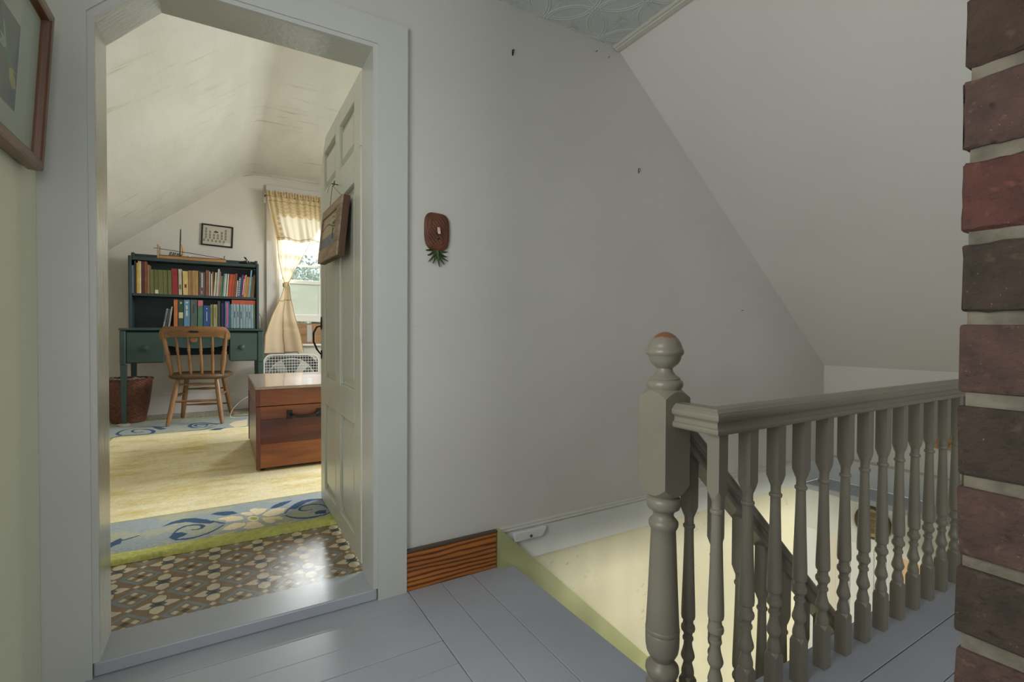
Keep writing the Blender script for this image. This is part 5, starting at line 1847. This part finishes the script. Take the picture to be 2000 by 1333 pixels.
def backpt(x, z, dy=0.0):
    """point on the curved, raked back"""
    t = (z - SZ) / 0.43
    return Vector((x, -0.172 - 0.105 * t + 0.045 * (x / 0.23) ** 2 + dy, z))


TOPZ = SZ + 0.425
for sx in (-1, 1):
    pts = [backpt(sx * (0.185 + 0.045 * t), SZ + 0.012 + 0.375 * t) for t in (0, 0.15, 0.35, 0.45, 0.48, 0.52, 0.55, 0.75, 0.85, 0.88, 1.0)]
    MB().tube(pts, [0.013, 0.017, 0.021, 0.0165, 0.0205, 0.0205, 0.0165, 0.0165, 0.0145, 0.018, 0.015], n=14).build('post', M['chair'], chair, smooth=True, angle=60)
for xb, xt in ((-0.118, -0.132), (-0.040, -0.045), (0.040, 0.045), (0.118, 0.132)):
    pts = [backpt(xb + (xt - xb) * t, SZ + 0.012 + 0.345 * t) for t in (0, 0.12, 0.3, 0.42, 0.58, 0.62, 0.66, 0.8, 1.0)]
    MB().tube(pts, [0.009, 0.0125, 0.0135, 0.011, 0.0095, 0.0135, 0.0105, 0.0095, 0.0085], n=12).build('spindle', M['chair'], chair, smooth=True, angle=60)
# crest rail with rounded ends and a hand hole
n = 46
front, back = [], []
rowsF = []
cr_ = MB()
def crest_z(q):
    e = abs(q)
    top_ = TOPZ + 0.004 - 0.052 * max(0, (e - 0.80) / 0.20) ** 2.2 - 0.004 * e
    bot_ = SZ + 0.338 - 0.028 * (max(0, (e - 0.62) / 0.38)) ** 1.3 if e < 0.97 else SZ + 0.33
    return top_, bot_
for side, dy in ((0, -0.012), (1, 0.012)):
    pass
qs = np.linspace(-1, 1, n)
ringset = []
hole = 0.155
def crest_part(qa, qb, zlo, zhi):
    R = []
    for q in np.linspace(qa, qb, max(3, int(26 * abs(qb - qa)))):
        x = 0.256 * q
        zl_, zh_ = zlo(q), zhi(q)
        R.append([backpt(x, zl_, -0.011), backpt(x, zl_, 0.011), backpt(x, (zl_ + zh_) / 2, 0.013), backpt(x, zh_, 0.009), backpt(x, zh_, -0.009), backpt(x, (zl_ + zh_) / 2, -0.013)])
    return R
zt_f = lambda q: crest_z(q)[0]
zb_f = lambda q: crest_z(q)[1]
hz = SZ + 0.382
def hlo(q): return hz - 0.011 * math.sqrt(max(0, 1 - (q / hole) ** 2))
def hhi(q): return hz + 0.009 * math.sqrt(max(0, 1 - (q / hole) ** 2))
cm_ = MB()
cm_.rings(crest_part(-1, -hole, zb_f, zt_f))
cm_.rings(crest_part(hole, 1, zb_f, zt_f))
cm_.rings(crest_part(-hole, hole, zb_f, hlo))
cm_.rings(crest_part(-hole, hole, hhi, zt_f))
cm_.build('crest_rail', M['chair_x'], chair, smooth=True, angle=45)
pd = MB()
c0 = backpt(0.0, SZ + 0.318, -0.004)
R = []
for dy, k in ((-0.006, 0.9), (-0.003, 1.0), (0.003, 1.0), (0.006, 0.9)):
    R.append([(c0.x + 0.026 * k * math.cos(a), c0.y + dy, c0.z + 0.026 * k * math.sin(a)) for a in [2 * math.pi * i / 20 for i in range(20)]])
pd.rings(R)
pd.build('pendant_disc', M['chair_x'], chair, smooth=True)

# ------------------------------------------------------------------ wicker waste basket
bk = empty('waste_basket', (-0.712, 5.345, FB + 0.0185), label='round reddish brown wicker waste basket beneath the left side of the desk', cat='basket')
M['wicker'] = material('wicker', rgb(118, 70, 48), 0.42, rgb(84, 48, 34), 40)
rows_n, seg_n = 62, 180
nst = 30
zz = np.linspace(0.004, 0.365, rows_n)
R = []
for i, z in enumerate(zz):
    t = z / 0.37
    rad = 0.118 + 0.052 * t + 0.006 * math.sin(math.pi * t)
    rowi = i // 2
    ring = []
    for k in range(seg_n):
        a = 2 * math.pi * k / seg_n
        wv = math.cos(nst * a + math.pi * (rowi % 2))
        r_ = rad + 0.0030 * wv * (1 if i % 2 else 0.1) - (0.0042 if i % 2 == 0 else 0)
        ring.append((r_ * math.cos(a), r_ * math.sin(a), z))
    R.append(ring)
wv = MB()
wv.rings(R, cap1=False)
o = wv.build('weave', M['wicker'], bk, smooth=True, angle=80)
sdm = o.modifiers.new('thick', 'SOLIDIFY')
sdm.thickness = 0.004
r = MB()
for ph in (0, math.pi):
    r.tube([((0.172 + 0.004 * math.cos(16 * a + ph)) * math.cos(a), (0.172 + 0.004 * math.cos(16 * a + ph)) * math.sin(a), 0.372 + 0.006 * math.sin(16 * a + ph)) for a in [2 * math.pi * i / 96 for i in range(96)]], 0.0062, n=7, closed=True)
r.build('braided_rim', M['wicker'], bk, smooth=True)
r = MB()
rr = random.Random(5)
cols_ = []
P = []
for i in range(8):
    q = i / 7.0
    P.append([((0.158 - 0.1 * q) * math.cos(a) + rr.uniform(-0.006, 0.006), (0.158 - 0.1 * q) * math.sin(a) + rr.uniform(-0.006, 0.006), 0.372 - 0.05 * q + rr.uniform(-0.012, 0.012)) for a in [2 * math.pi * j / 28 for j in range(29)]])
    P[-1][-1] = P[-1][0]
r.grid(P)
r.build('bag_liner', material('bag_liner', rgb(172, 172, 164), 0.35), bk)

# ------------------------------------------------------------------ cedar trunk
M['cedar'] = wood('cedar', rgb(92, 46, 26), rgb(146, 84, 46), 'x', ring=9, rough=0.3, bump=0.04, coat=0.25)
M['cedar_side'] = wood('cedar_side', rgb(84, 44, 28), rgb(126, 74, 46), 'y', ring=9, rough=0.35, bump=0.04, coat=0.2)
M['cedar_dark'] = wood('cedar_dark', rgb(74, 34, 22), rgb(112, 58, 36), 'z', ring=12, rough=0.35, bump=0.04, coat=0.2)
M['cedar_top_sheen'] = wood('cedar_top_sheen', rgb(154, 134, 118), rgb(180, 160, 144), 'y', ring=8, rough=0.2, bump=0.02, coat=0.5)  # pale tone includes the window's reflection on the lid
TX0, TX1, TY0, TY1 = 0.156, 0.668, 3.06, 4.02
tk = empty('cedar_chest', (0.412, 3.54, FB + 0.0165), label='reddish cedar chest with dark iron handle standing on the yellow rug', cat='chest')


def T(x0, x1, ya, yb_, z0, z1):
    o_ = FB + 0.0165
    return (x0 - 0.412, x1 - 0.412, ya - 3.54, yb_ - 3.54, z0 - o_, z1 - o_)


zs = [0.056, 0.192, 0.330, 0.403]
M['cedar_red'] = wood('cedar_red', rgb(70, 32, 22), rgb(104, 54, 36), 'x', ring=9, rough=0.3, bump=0.04, coat=0.25)
M['cedar_gold'] = wood('cedar_gold', rgb(112, 56, 26), rgb(156, 92, 48), 'x', ring=9, rough=0.3, bump=0.04, coat=0.25)
for i in range(len(zs) - 1):
    MB().box(*T(TX0 + 0.022, TX1 - 0.022, TY0 + 0.003, TY0 + 0.02, zs[i], zs[i + 1] - 0.0006)).build('end_board', (M['cedar_gold'], M['cedar_red'], M['cedar'])[i], tk, bevel=0.001)
MB().box(*T(TX0 + 0.004, TX1 - 0.004, TY0 + 0.0205, TY1 - 0.004, 0.056, 0.403)).build('carcass', M['cedar_side'], tk, bevel=0.002)
for x0, x1, ya, yb_ in ((TX0, TX0 + 0.022, TY0, TY0 + 0.0205), (TX1 - 0.022, TX1, TY0, TY0 + 0.0205), (TX0, TX0 + 0.022, TY1 - 0.0205, TY1), (TX1 - 0.022, TX1, TY1 - 0.0205, TY1)):
    MB().box(*T(x0, x1, ya, yb_, 0.050, 0.403)).build('corner_strip', M['cedar_dark'], tk, bevel=0.002)
MB().box(*T(TX0 - 0.004, TX1 + 0.004, TY0 - 0.004, TY1 + 0.004, 0.5005, 0.517)).build('lid_top', M['cedar_top_sheen'], tk, bevel=0.002)
ld = MB()
ld.box(*T(TX0, TX1, TY0, TY1, 0.4065, 0.500))
ld.build('lid', M['cedar'], tk, bevel=0.002)
MB().box(*T(TX0 - 0.001, TX0 + 0.022, TY0 - 0.001, TY0 + 0.0205, 0.4068, 0.4998)).build('corner_strip', M['cedar_dark'], tk, bevel=0.002)
hd = MB()
for x in (0.328, 0.486):
    hd.box(*T(x - 0.014, x + 0.014, TY0 - 0.006, TY0 + 0.0028, 0.325, 0.375))
hd.tube([(a - 0.412, TY0 - b_ - 3.54, z - FB - 0.0165) for a, b_, z in ((0.332, 0.006, 0.352), (0.345, 0.024, 0.348), (0.38, 0.032, 0.339), (0.434, 0.032, 0.339), (0.469, 0.024, 0.348), (0.482, 0.006, 0.352))], 0.008, n=8)
hd.build('handle', M['black'], tk, bevel=0.002)
for x in (TX0 + 0.035, TX1 - 0.035):
    for y in (TY0 + 0.035, TY1 - 0.035):
        cs = MB()
        cs.tube([(x - 0.012 - 0.412, y - 3.54, 0.011), (x + 0.012 - 0.412, y - 3.54, 0.011)], 0.0105, n=14)
        cs.box(x - 0.016 - 0.412, x - 0.0125 - 0.412, y - 0.01 - 3.54, y + 0.01 - 3.54, 0.006, 0.0195)
        cs.box(x + 0.0125 - 0.412, x + 0.016 - 0.412, y - 0.01 - 3.54, y + 0.01 - 3.54, 0.006, 0.0195)
        cs.box(x - 0.018 - 0.412, x + 0.018 - 0.412, y - 0.014 - 3.54, y + 0.014 - 3.54, 0.0225, 0.0335)
        cs.build('caster', M['black'], tk)

# ------------------------------------------------------------------ box fan
fan = empty('box_fan', (0.610, 5.52, FB), label='white box fan with wire grille standing on the floor beneath the window', cat='fan')
M['fan'] = material('fan_plastic', rgb(214, 214, 208), 0.45)


def rrect(hw, z0, z1, rad, n=8):
    pts = []
    for cx, cz, a0 in ((hw - rad, z1 - rad, 0), (-hw + rad, z1 - rad, 90), (-hw + rad, z0 + rad, 180), (hw - rad, z0 + rad, 270)):
        for i in range(n + 1):
            a = math.radians(a0 + 90.0 * i / n)
            pts.append((cx + rad * math.cos(a), cz + rad * math.sin(a)))
    return pts


po, pi_ = rrect(0.262, 0.02, 0.578, 0.07), rrect(0.250, 0.032, 0.566, 0.06)
R = []
for P2, y in ((po, -0.055), (po, 0.055), (pi_, 0.055), (pi_, -0.055), (po, -0.055)):
    R.append([(a, y, b_) for a, b_ in P2])
fr = MB()
n = len(po)
v = [p for ring in R[:4] for p in ring]
f = []
for i in range(4):
    j2 = (i + 1) % 4
    for k in range(n):
        k2 = (k + 1) % n
        f.append((i * n + k, i * n + k2, j2 * n + k2, j2 * n + k))
fr.add(v, f)
fr.build('housing', M['fan'], fan)
for sx in (-1, 1):
    MB().box(sx * 0.2 - 0.02, sx * 0.2 + 0.02, -0.075, 0.075, 0.0, 0.0198).build('foot', M['fan'], fan, bevel=0.004)


def inside_w(x):
    """vertical half extent of the opening at horizontal position x"""
    e = max(0, abs(x) - 0.19)
    return 0.267 - (0.06 - math.sqrt(max(0, 0.06 ** 2 - e ** 2)))


g = MB()
zc = 0.299
for i in range(-9, 10):
    z = zc + i * 0.0282
    e = max(0, abs(z - zc) - 0.207)
    hw = 0.250 - (0.06 - math.sqrt(max(0, 0.06 ** 2 - e ** 2)))
    g.tube([(-hw, -0.052, z), (hw, -0.052, z)], 0.0026, n=5)
for i in range(-9, 10):
    x = i * 0.026
    hz_ = inside_w(x)
    g.tube([(x, -0.048, zc - hz_), (x, -0.048, zc + hz_)], 0.0022, n=5)
gr_ = g.build('grille', M['fan'], fan)
gr_['kind'] = 'stuff'
sh_ = MB()
nn = 64
outr, inr = [], []
for i in range(nn):
    a = 2 * math.pi * i / nn
    m_ = max(abs(math.cos(a)), abs(math.sin(a)))
    q = min(0.249 / m_, 0.305)
    outr.append((q * math.cos(a), zc + q * math.sin(a) * 1.05))
    inr.append((0.236 * math.cos(a), zc + 0.236 * math.sin(a)))
v_ = [(x, 0.030, z) for x, z in outr] + [(x, 0.030, z) for x, z in inr]
sh_.add(v_, [(i, (i + 1) % nn, nn + (i + 1) % nn, nn + i) for i in range(nn)])
sh_.build('shade_shroud', material('fan_shroud_shade', rgb(92, 96, 98), 0.6), fan)  # dark grey plate added for the shaded inside of the fan
MB().lathe([(0, 0.05), (0.006, 0.05), (0.01, 0.044)], n=24).build('grille_centre', M['fan'], fan, loc=(0, -0.055, zc), rot=(math.radians(90), 0, 0))
MB().lathe([(0, 0.045), (0.05, 0.045)], n=20).build('motor_hub', material('fan_hub', rgb(120, 126, 130), 0.5), fan, loc=(0, 0.03, zc), rot=(math.radians(90), 0, 0))
for i in range(5):
    a = 2 * math.pi * i / 5 + 0.3
    P = []
    for rr_ in np.linspace(0.044, 0.225, 7):
        row = []
        for wj in np.linspace(-0.5, 0.5, 5):
            aw = a + wj * 0.85 * (0.75 + rr_)
            row.append((rr_ * math.cos(aw), 0.005 + wj * 0.05, zc + rr_ * math.sin(aw)))
        P.append(row)
    MB().grid(P).build('blade', material('fan_blade_shade', rgb(112, 120, 126), 0.5) if i == 0 else bpy.data.materials['fan_blade_shade'], fan, smooth=True)  # blade colour darkened to carry the shade inside the housing
MB().tube([(-0.07, 0.0, 0.578), (-0.06, 0.0, 0.596), (0.06, 0.0, 0.596), (0.07, 0.0, 0.578)], 0.005, n=8).build('handle', M['pine_cap'], fan)

# white cord from behind the chair, over the rug, to the chest
cd = MB()
cpts = [(0.44, 5.44, 0.09), (0.42, 5.40, 0.03), (0.42, 5.20, 0.10), (0.32, 5.08, 0.22), (0.20, 5.03, 0.235), (0.125, 5.06, 0.185), (0.068, 5.08, 0.115), (0.056, 5.09, 0.055), (0.090, 5.10, 0.0425), (0.138, 5.09, 0.0425), (0.26, 5.05, 0.0425), (0.45, 4.9, 0.0425)]


def spline3(pts, k=6):
    P = [Vector(p) for p in pts]
    out = []
    for i in range(len(P) - 1):
        p0, p1, p2, p3 = P[max(i - 1, 0)], P[i], P[i + 1], P[min(i + 2, len(P) - 1)]
        for j in range(k):
            t = j / k
            out.append(0.5 * ((2 * p1) + (p2 - p0) * t + (2 * p0 - 5 * p1 + 4 * p2 - p3) * t * t + (3 * p1 - p0 - 3 * p2 + p3) * t ** 3))
    out.append(P[-1])
    return out


cd.tube(spline3(cpts), 0.0032, n=7)
tag(cd.build('power_cord', material('cord_white', rgb(216, 212, 204), 0.5), smooth=True), 'thin white cord looping from the wall onto the rug behind the chest', 'cord')

# thin black cord beside the right end of the hutch
cd = MB()
cd.tube(spline3([(0.3135, 5.60, 1.02), (0.330, 5.55, 0.98), (0.336, 5.52, 0.93), (0.333, 5.48, 0.88), (0.322, 5.44, 0.8555), (0.305, 5.40, 0.8555)]), 0.0022, n=6)
tag(cd.build('lamp_cord', M['black'], smooth=True), 'short black cord hanging at the right end of the bookcase onto the desk', 'cord')

# ================================================================== things on the landing walls
# framed print on the left wall, hung leaning forward
lean = 0.062
pic = empty('framed_print', (-0.3245, 1.40, 1.160), label='brown wooden framed flower print with wide pale mat on the left wall', cat='picture')
pic.rotation_euler = (0, math.atan(lean), 0)
PH, PW = 0.332, 0.290       # height, length along the wall
FWD = 0.026                 # face width of the moulding


def rail_prism(pts, mat=None):
    pass


M['frame_wood'] = wood('frame_wood', rgb(88, 50, 26), rgb(124, 80, 46), 'z', ring=14, rough=0.35, coat=0.2)
M['frame_wood_y'] = wood('frame_wood_y', rgb(92, 58, 36), rgb(130, 90, 58), 'y', ring=14, rough=0.35, coat=0.2)
# local axes: y runs to -PW (towards the viewer), z up, x out of the wall
prof_ = [(0.0, -0.026), (0.0, -0.003), (0.004, 0.0), (0.017, 0.0), (0.021, -0.003), (0.0235, -0.012), (FWD, -0.018), (FWD, -0.026)]


def frame_side(p, q, inn0, inn1, name, mat_):
    """moulding between outer corners p,q ; inn = inward directions at both corners (y,z)"""
    R = []
    for pt, inn in ((p, inn0), (q, inn1)):
        R.append([(x, pt[0] + inn[0] * u, pt[1] + inn[1] * u) for u, x in prof_])
    MB().rings(R).build(name, mat_, pic)


c00, c10, c11, c01 = (0, 0), (-PW, 0), (-PW, PH), (0, PH)
frame_side(c01, c00, (-1, -1), (-1, 1), 'frame_rail', M['frame_wood'])
frame_side(c00, c10, (-1, 1), (1, 1), 'frame_rail', M['frame_wood_y'])
frame_side(c10, c11, (1, 1), (1, -1), 'frame_rail', M['frame_wood'])
frame_side(c11, c01, (1, -1), (-1, -1), 'frame_rail', M['frame_wood_y'])
i_ = FWD - 0.002
MB().box(-0.0205, -0.016, -PW + i_, -i_, i_, PH - i_).build('mat', material('picture_mat', rgb(196, 200, 188), 0.6, rgb(190, 194, 180), 6.0), pic)
yy, zz = np.linspace(-0.228, -0.128, 90), np.linspace(0.074, 0.236, 120)
Yg, Zg = np.meshgrid(yy, zz)
C = np.empty(Yg.shape + (3,))
C[:] = lin(128, 134, 134)
C *= (0.92 + 0.16 * value_noise(Yg * 40, Zg * 40, 51))[..., None]
u_, v_ = (Yg + 0.228) / 0.10, (Zg - 0.074) / 0.162
for poly_, cc in (([(0.16, 0.78), (0.30, 0.62), (0.40, 0.52), (0.62, 0.36), (0.78, 0.24), (0.74, 0.44), (0.60, 0.58), (0.42, 0.66), (0.26, 0.74)], (122, 146, 132)),
                  ([(0.10, 0.68), (0.28, 0.58), (0.44, 0.60), (0.30, 0.66)], (176, 186, 176)), ([(0.06, 0.56), (0.30, 0.54), (0.44, 0.58), (0.20, 0.62)], (170, 180, 170)),
                  ([(0.20, 0.84), (0.34, 0.64), (0.40, 0.64), (0.28, 0.80)], (182, 190, 180)),
                  ([(0.60, 0.40), (0.72, 0.44), (0.92, 0.36), (0.98, 0.26), (0.80, 0.22), (0.66, 0.30)], (190, 176, 136)), ([(0.74, 0.40), (0.94, 0.42), (0.80, 0.44)], (184, 172, 136))):
    C[in_poly(u_, v_, poly_)] = lin(*cc)
painted_grid('flower_print', attr_material('flower_print', 0.6), np.full(Yg.shape, -0.0156), Yg, Zg, C, pic)
MB().box(-0.0150, -0.0142, -PW + i_, -i_, i_, PH - i_).build('glazing', M['glass'], pic)
MB().box(-0.030, -0.0245, -PW + 0.01, -0.01, 0.012, PH - 0.012).build('backing', M['pine_cap'], pic)

# pineapple switch plate
pp = empty('switch_plate', (0.599, YW, 1.152), label='carved wooden pineapple light switch plate hung upside down, green leaves pointing down', cat='switch')
M['pine_brown'] = material('pineapple_brown', rgb(108, 64, 42), 0.5, rgb(82, 46, 30), 25)
M['leaf'] = material('pineapple_leaf', rgb(66, 84, 44), 0.55, rgb(46, 62, 30), 30)


def plate_pts(k):
    pts = []
    for i in range(48):
        a = 2 * math.pi * i / 48
        ca, sa = math.cos(a), math.sin(a)
        p = 4.2
        r_ = (abs(ca) ** p + abs(sa) ** p) ** (-1 / p)
        x, z = 0.0425 * r_ * ca, 0.0595 * r_ * sa
        x *= 1.0 - 0.10 * max(0, -z / 0.0595) ** 2 - 0.04 * max(0, z / 0.0595) ** 3
        pts.append((x * k + 0.0015, z * k - 0.002 * x / 0.0425))
    return pts


# carved face: fine grid with diagonal grooves
NX, NZ = 90, 120
R = [[(x, 0.0, z) for x, z in plate_pts(1.0)], [(x, -0.0075, z) for x, z in plate_pts(1.0)]]
body = MB().rings(R, cap1=False)
us_ = np.linspace(0.0, 1.0, 40)
ringsv = []
for q in us_[::-1]:
    ring = []
    for x, z in plate_pts(max(q, 0.004)):
        dome = 0.0075 + 0.0045 * math.sqrt(max(0, 1 - q ** 4))
        gA = ((x + z * 0.85) / 0.0125) % 1.0
        gB = ((x - z * 1.1) / 0.0145) % 1.0
        gv = 0.0022 * math.exp(-((gA - 0.5) / 0.12) ** 2) + 0.0008 * math.exp(-((gB - 0.5) / 0.10) ** 2)
        ring.append((x, -dome + gv * (q < 0.97), z))
    ringsv.append(ring)
body.rings(ringsv, cap0=False)
body.build('body', M['pine_brown'], pp, smooth=True, angle=50)
MB().box(-0.0022, 0.0080, -0.0128, -0.010, -0.0105, 0.0135).build('toggle_slot', M['black'], pp)
tg = MB()
tg.prism([(-0.0136, 0.002), (-0.0136, 0.013), (-0.016, 0.013), (-0.024, -0.003), (-0.023, -0.010), (-0.0185, -0.010)], 'x', -0.0012, 0.0072)
tg.build('toggle', material('toggle_ivory', rgb(214, 190, 176), 0.35), pp, bevel=0.001)
MB().lathe([(0, 0.0032), (0.002, 0.0028)], n=10).build('screw', M['black'], pp, loc=(0.005, -0.0115, -0.024), rot=(math.radians(90), 0, 0))
lv = [((-0.010, -0.058), (-0.030, -0.063), (-0.036, -0.062), 0.0085), ((0.010, -0.058), (0.030, -0.068), (0.041, -0.060), 0.008), ((-0.008, -0.064), (-0.026, -0.082), (-0.030, -0.076), 0.008), ((0.010, -0.066), (0.028, -0.082), (0.038, -0.077), 0.007),
      ((-0.004, -0.072), (-0.018, -0.092), (-0.028, -0.099), 0.007), ((0.010, -0.072), (0.024, -0.088), (0.040, -0.093), 0.007), ((-0.002, -0.080), (-0.008, -0.096), (-0.013, -0.104), 0.006), ((0.009, -0.080), (0.018, -0.094), (0.026, -0.105), 0.006),
      ((0.0035, -0.060), (0.006, -0.090), (0.009, -0.114), 0.0105)]
for i, (a, b_, c_, wdt) in enumerate(lv):
    P0, P1, P2 = Vector((a[0], 0, a[1])), Vector((b_[0], 0, b_[1])), Vector((c_[0], 0, c_[1]))
    pts = [P0 * (1 - t) ** 2 + P1 * 2 * t * (1 - t) + P2 * t * t for t in np.linspace(0, 1, 8)]
    R = []
    y = -0.004 - 0.0007 * i
    for j_, p in enumerate(pts):
        t = j_ / 7
        d = (pts[min(j_ + 1, 7)] - pts[max(j_ - 1, 0)]).normalized()
        nrm = Vector((-d.z, 0, d.x))
        wj = wdt * 0.5 * (1 - t) ** 0.6 * (1 if t > 0.1 else 0.9) + 0.0004
        R.append([p + nrm * wj + Vector((0, y + 0.003, 0)), p + Vector((0, y - 0.0035, 0)), p - nrm * wj + Vector((0, y + 0.003, 0)), p + Vector((0, y + 0.004, 0))])
    MB().rings(R).build('leaf', M['leaf'], pp)
MB().prism([(-0.013, -0.052), (0.020, -0.052), (0.017, -0.075), (0.004, -0.088), (-0.009, -0.075)], 'y', -0.006, 0.0).build('crown', M['leaf'], pp, bevel=0.001)

# nails and hooks left in the wall
def nail(x, z, label, hook=False, dark=False, s=1.0):
    n_ = MB()
    if hook:
        n_.tube([(0, 0.01, 0.006), (0.0, -0.006, 0.007), (0.002, -0.010, 0.003), (0.0, -0.009, -0.004), (-0.0005, -0.003, -0.011)], 0.0014, n=7)
        n_.prism([(-0.0022, -0.012), (0.002, -0.012), (0.002, 0.006), (-0.002, 0.006)], 'y', -0.0015, 0.0)
    else:
        n_.tube([(0, 0.01, 0.002), (0, -0.010, 0.0)], 0.0012 * s, n=7)
        n_.lathe([(0, 0.003 * s), (0.001, 0.003 * s)], c=(0, -0.0105, 0), n=8)
    o = n_.build('picture_hook' if hook else 'nail', M['black'] if dark else M['nailgray'], loc=(x, YW, z))
    tag(o, label, 'hook' if hook else 'nail')


M['nailgray'] = material('nail_gray', rgb(110, 112, 108), 0.5, metal=0.4)
nail(0.886, 1.818, 'small black hook high on the grey wall, left of the others', True, True)
nail(1.502, 1.508, 'pale bent picture hook on the wall nearest the sloping ceiling middle', True)
nail(2.209, 0.94, 'tiny black nail low on the wall beside the ceiling slope', False, True)
nail(1.265, 1.93, 'upper of two tiny nails just under the ceiling corner', False, False, 0.8)
nail(1.329, 1.926, 'tiny nail nearest the cream ceiling trim corner', False, False, 0.8)

# round plaque on the stairwell header
rp = empty('round_plaque', (XH + 0.006, 1.154, -0.112), label='round dark wooden plaque with embossed brass emblem hanging on the white stairwell header', cat='plaque')
M['brass'] = material('brass', rgb(176, 164, 124), 0.42, rgb(138, 126, 88), 40, metal=0.25, bump=0.4, bscale=140)
M['plaque_dark'] = material('plaque_dark_wood', rgb(82, 66, 40), 0.35, rgb(62, 46, 30), 12)
MB().lathe([(0, 0.080), (0.006, 0.082), (0.010, 0.078), (0.009, 0.066), (0.008, 0.0)], n=48).build('disc', M['plaque_dark'], rp, smooth=True, angle=30, rot=(0, math.radians(-90), 0))
em = MB()
em.rings([[(-0.0085, 0.040 * math.cos(a), 0.070 * math.sin(a)) for a in [2 * math.pi * i / 32 for i in range(32)]],
          [(-0.0115, 0.036 * math.cos(a), 0.064 * math.sin(a)) for a in [2 * math.pi * i / 32 for i in range(32)]]])
em.build('brass_oval', M['brass'], rp)
em = MB()
em.prism([(-0.022, 0.018), (0.022, 0.018), (0.010, -0.002), (0.0, -0.008), (-0.010, -0.002)], 'x', -0.014, -0.0116)
em.prism([(-0.020, 0.004), (-0.004, -0.016), (-0.006, -0.022), (-0.024, -0.004)], 'x', -0.0138, -0.0116)
em.prism([(0.020, 0.004), (0.004, -0.016), (0.006, -0.022), (0.024, -0.004)], 'x', -0.0138, -0.0116)
for i in range(4):
    em.box(-0.0135, -0.0116, -0.024 + 0.003 * i, 0.024 - 0.003 * i, 0.026 + 0.007 * i, 0.030 + 0.007 * i)
    em.box(-0.0135, -0.0116, -0.022 + 0.004 * i, 0.022 - 0.004 * i, -0.030 - 0.007 * i, -0.026 - 0.007 * i)
em.build('emblem', material('brass_relief', rgb(118, 106, 76), 0.45, metal=0.3), rp)

# carved ornament on the knee wall behind the railing
oz = empty('wall_ornament', (2.984, 0.90, 0.335), label='carved orange brown wooden wall ornament with scalloped lower edge beyond the railing', cat='ornament')
out = []
for i in range(60):
    a = 2 * math.pi * i / 60
    r_ = 0.125 * (1 + 0.10 * math.cos(7 * a))
    out.append((r_ * math.cos(a), r_ * 0.56 * math.sin(a)))
MB().prism(out, 'x', -0.016, 0.0).build('body', wood('ornament_wood', rgb(150, 108, 66), rgb(192, 146, 98), 'y', ring=16), oz, bevel=0.004)
cv = MB()
for i in range(7):
    a = 2 * math.pi * i / 7
    c_ = (0.078 * math.cos(a), 0.078 * 0.56 * math.sin(a))
    cv.prism([(c_[0] + 0.026 * math.cos(b_), c_[1] + 0.016 * math.sin(b_)) for b_ in [2 * math.pi * j / 14 for j in range(14)]], 'x', -0.021, -0.0161)
cv.build('carving', wood('ornament_carving', rgb(128, 86, 50), rgb(170, 122, 78), 'y', ring=20), oz, bevel=0.003)
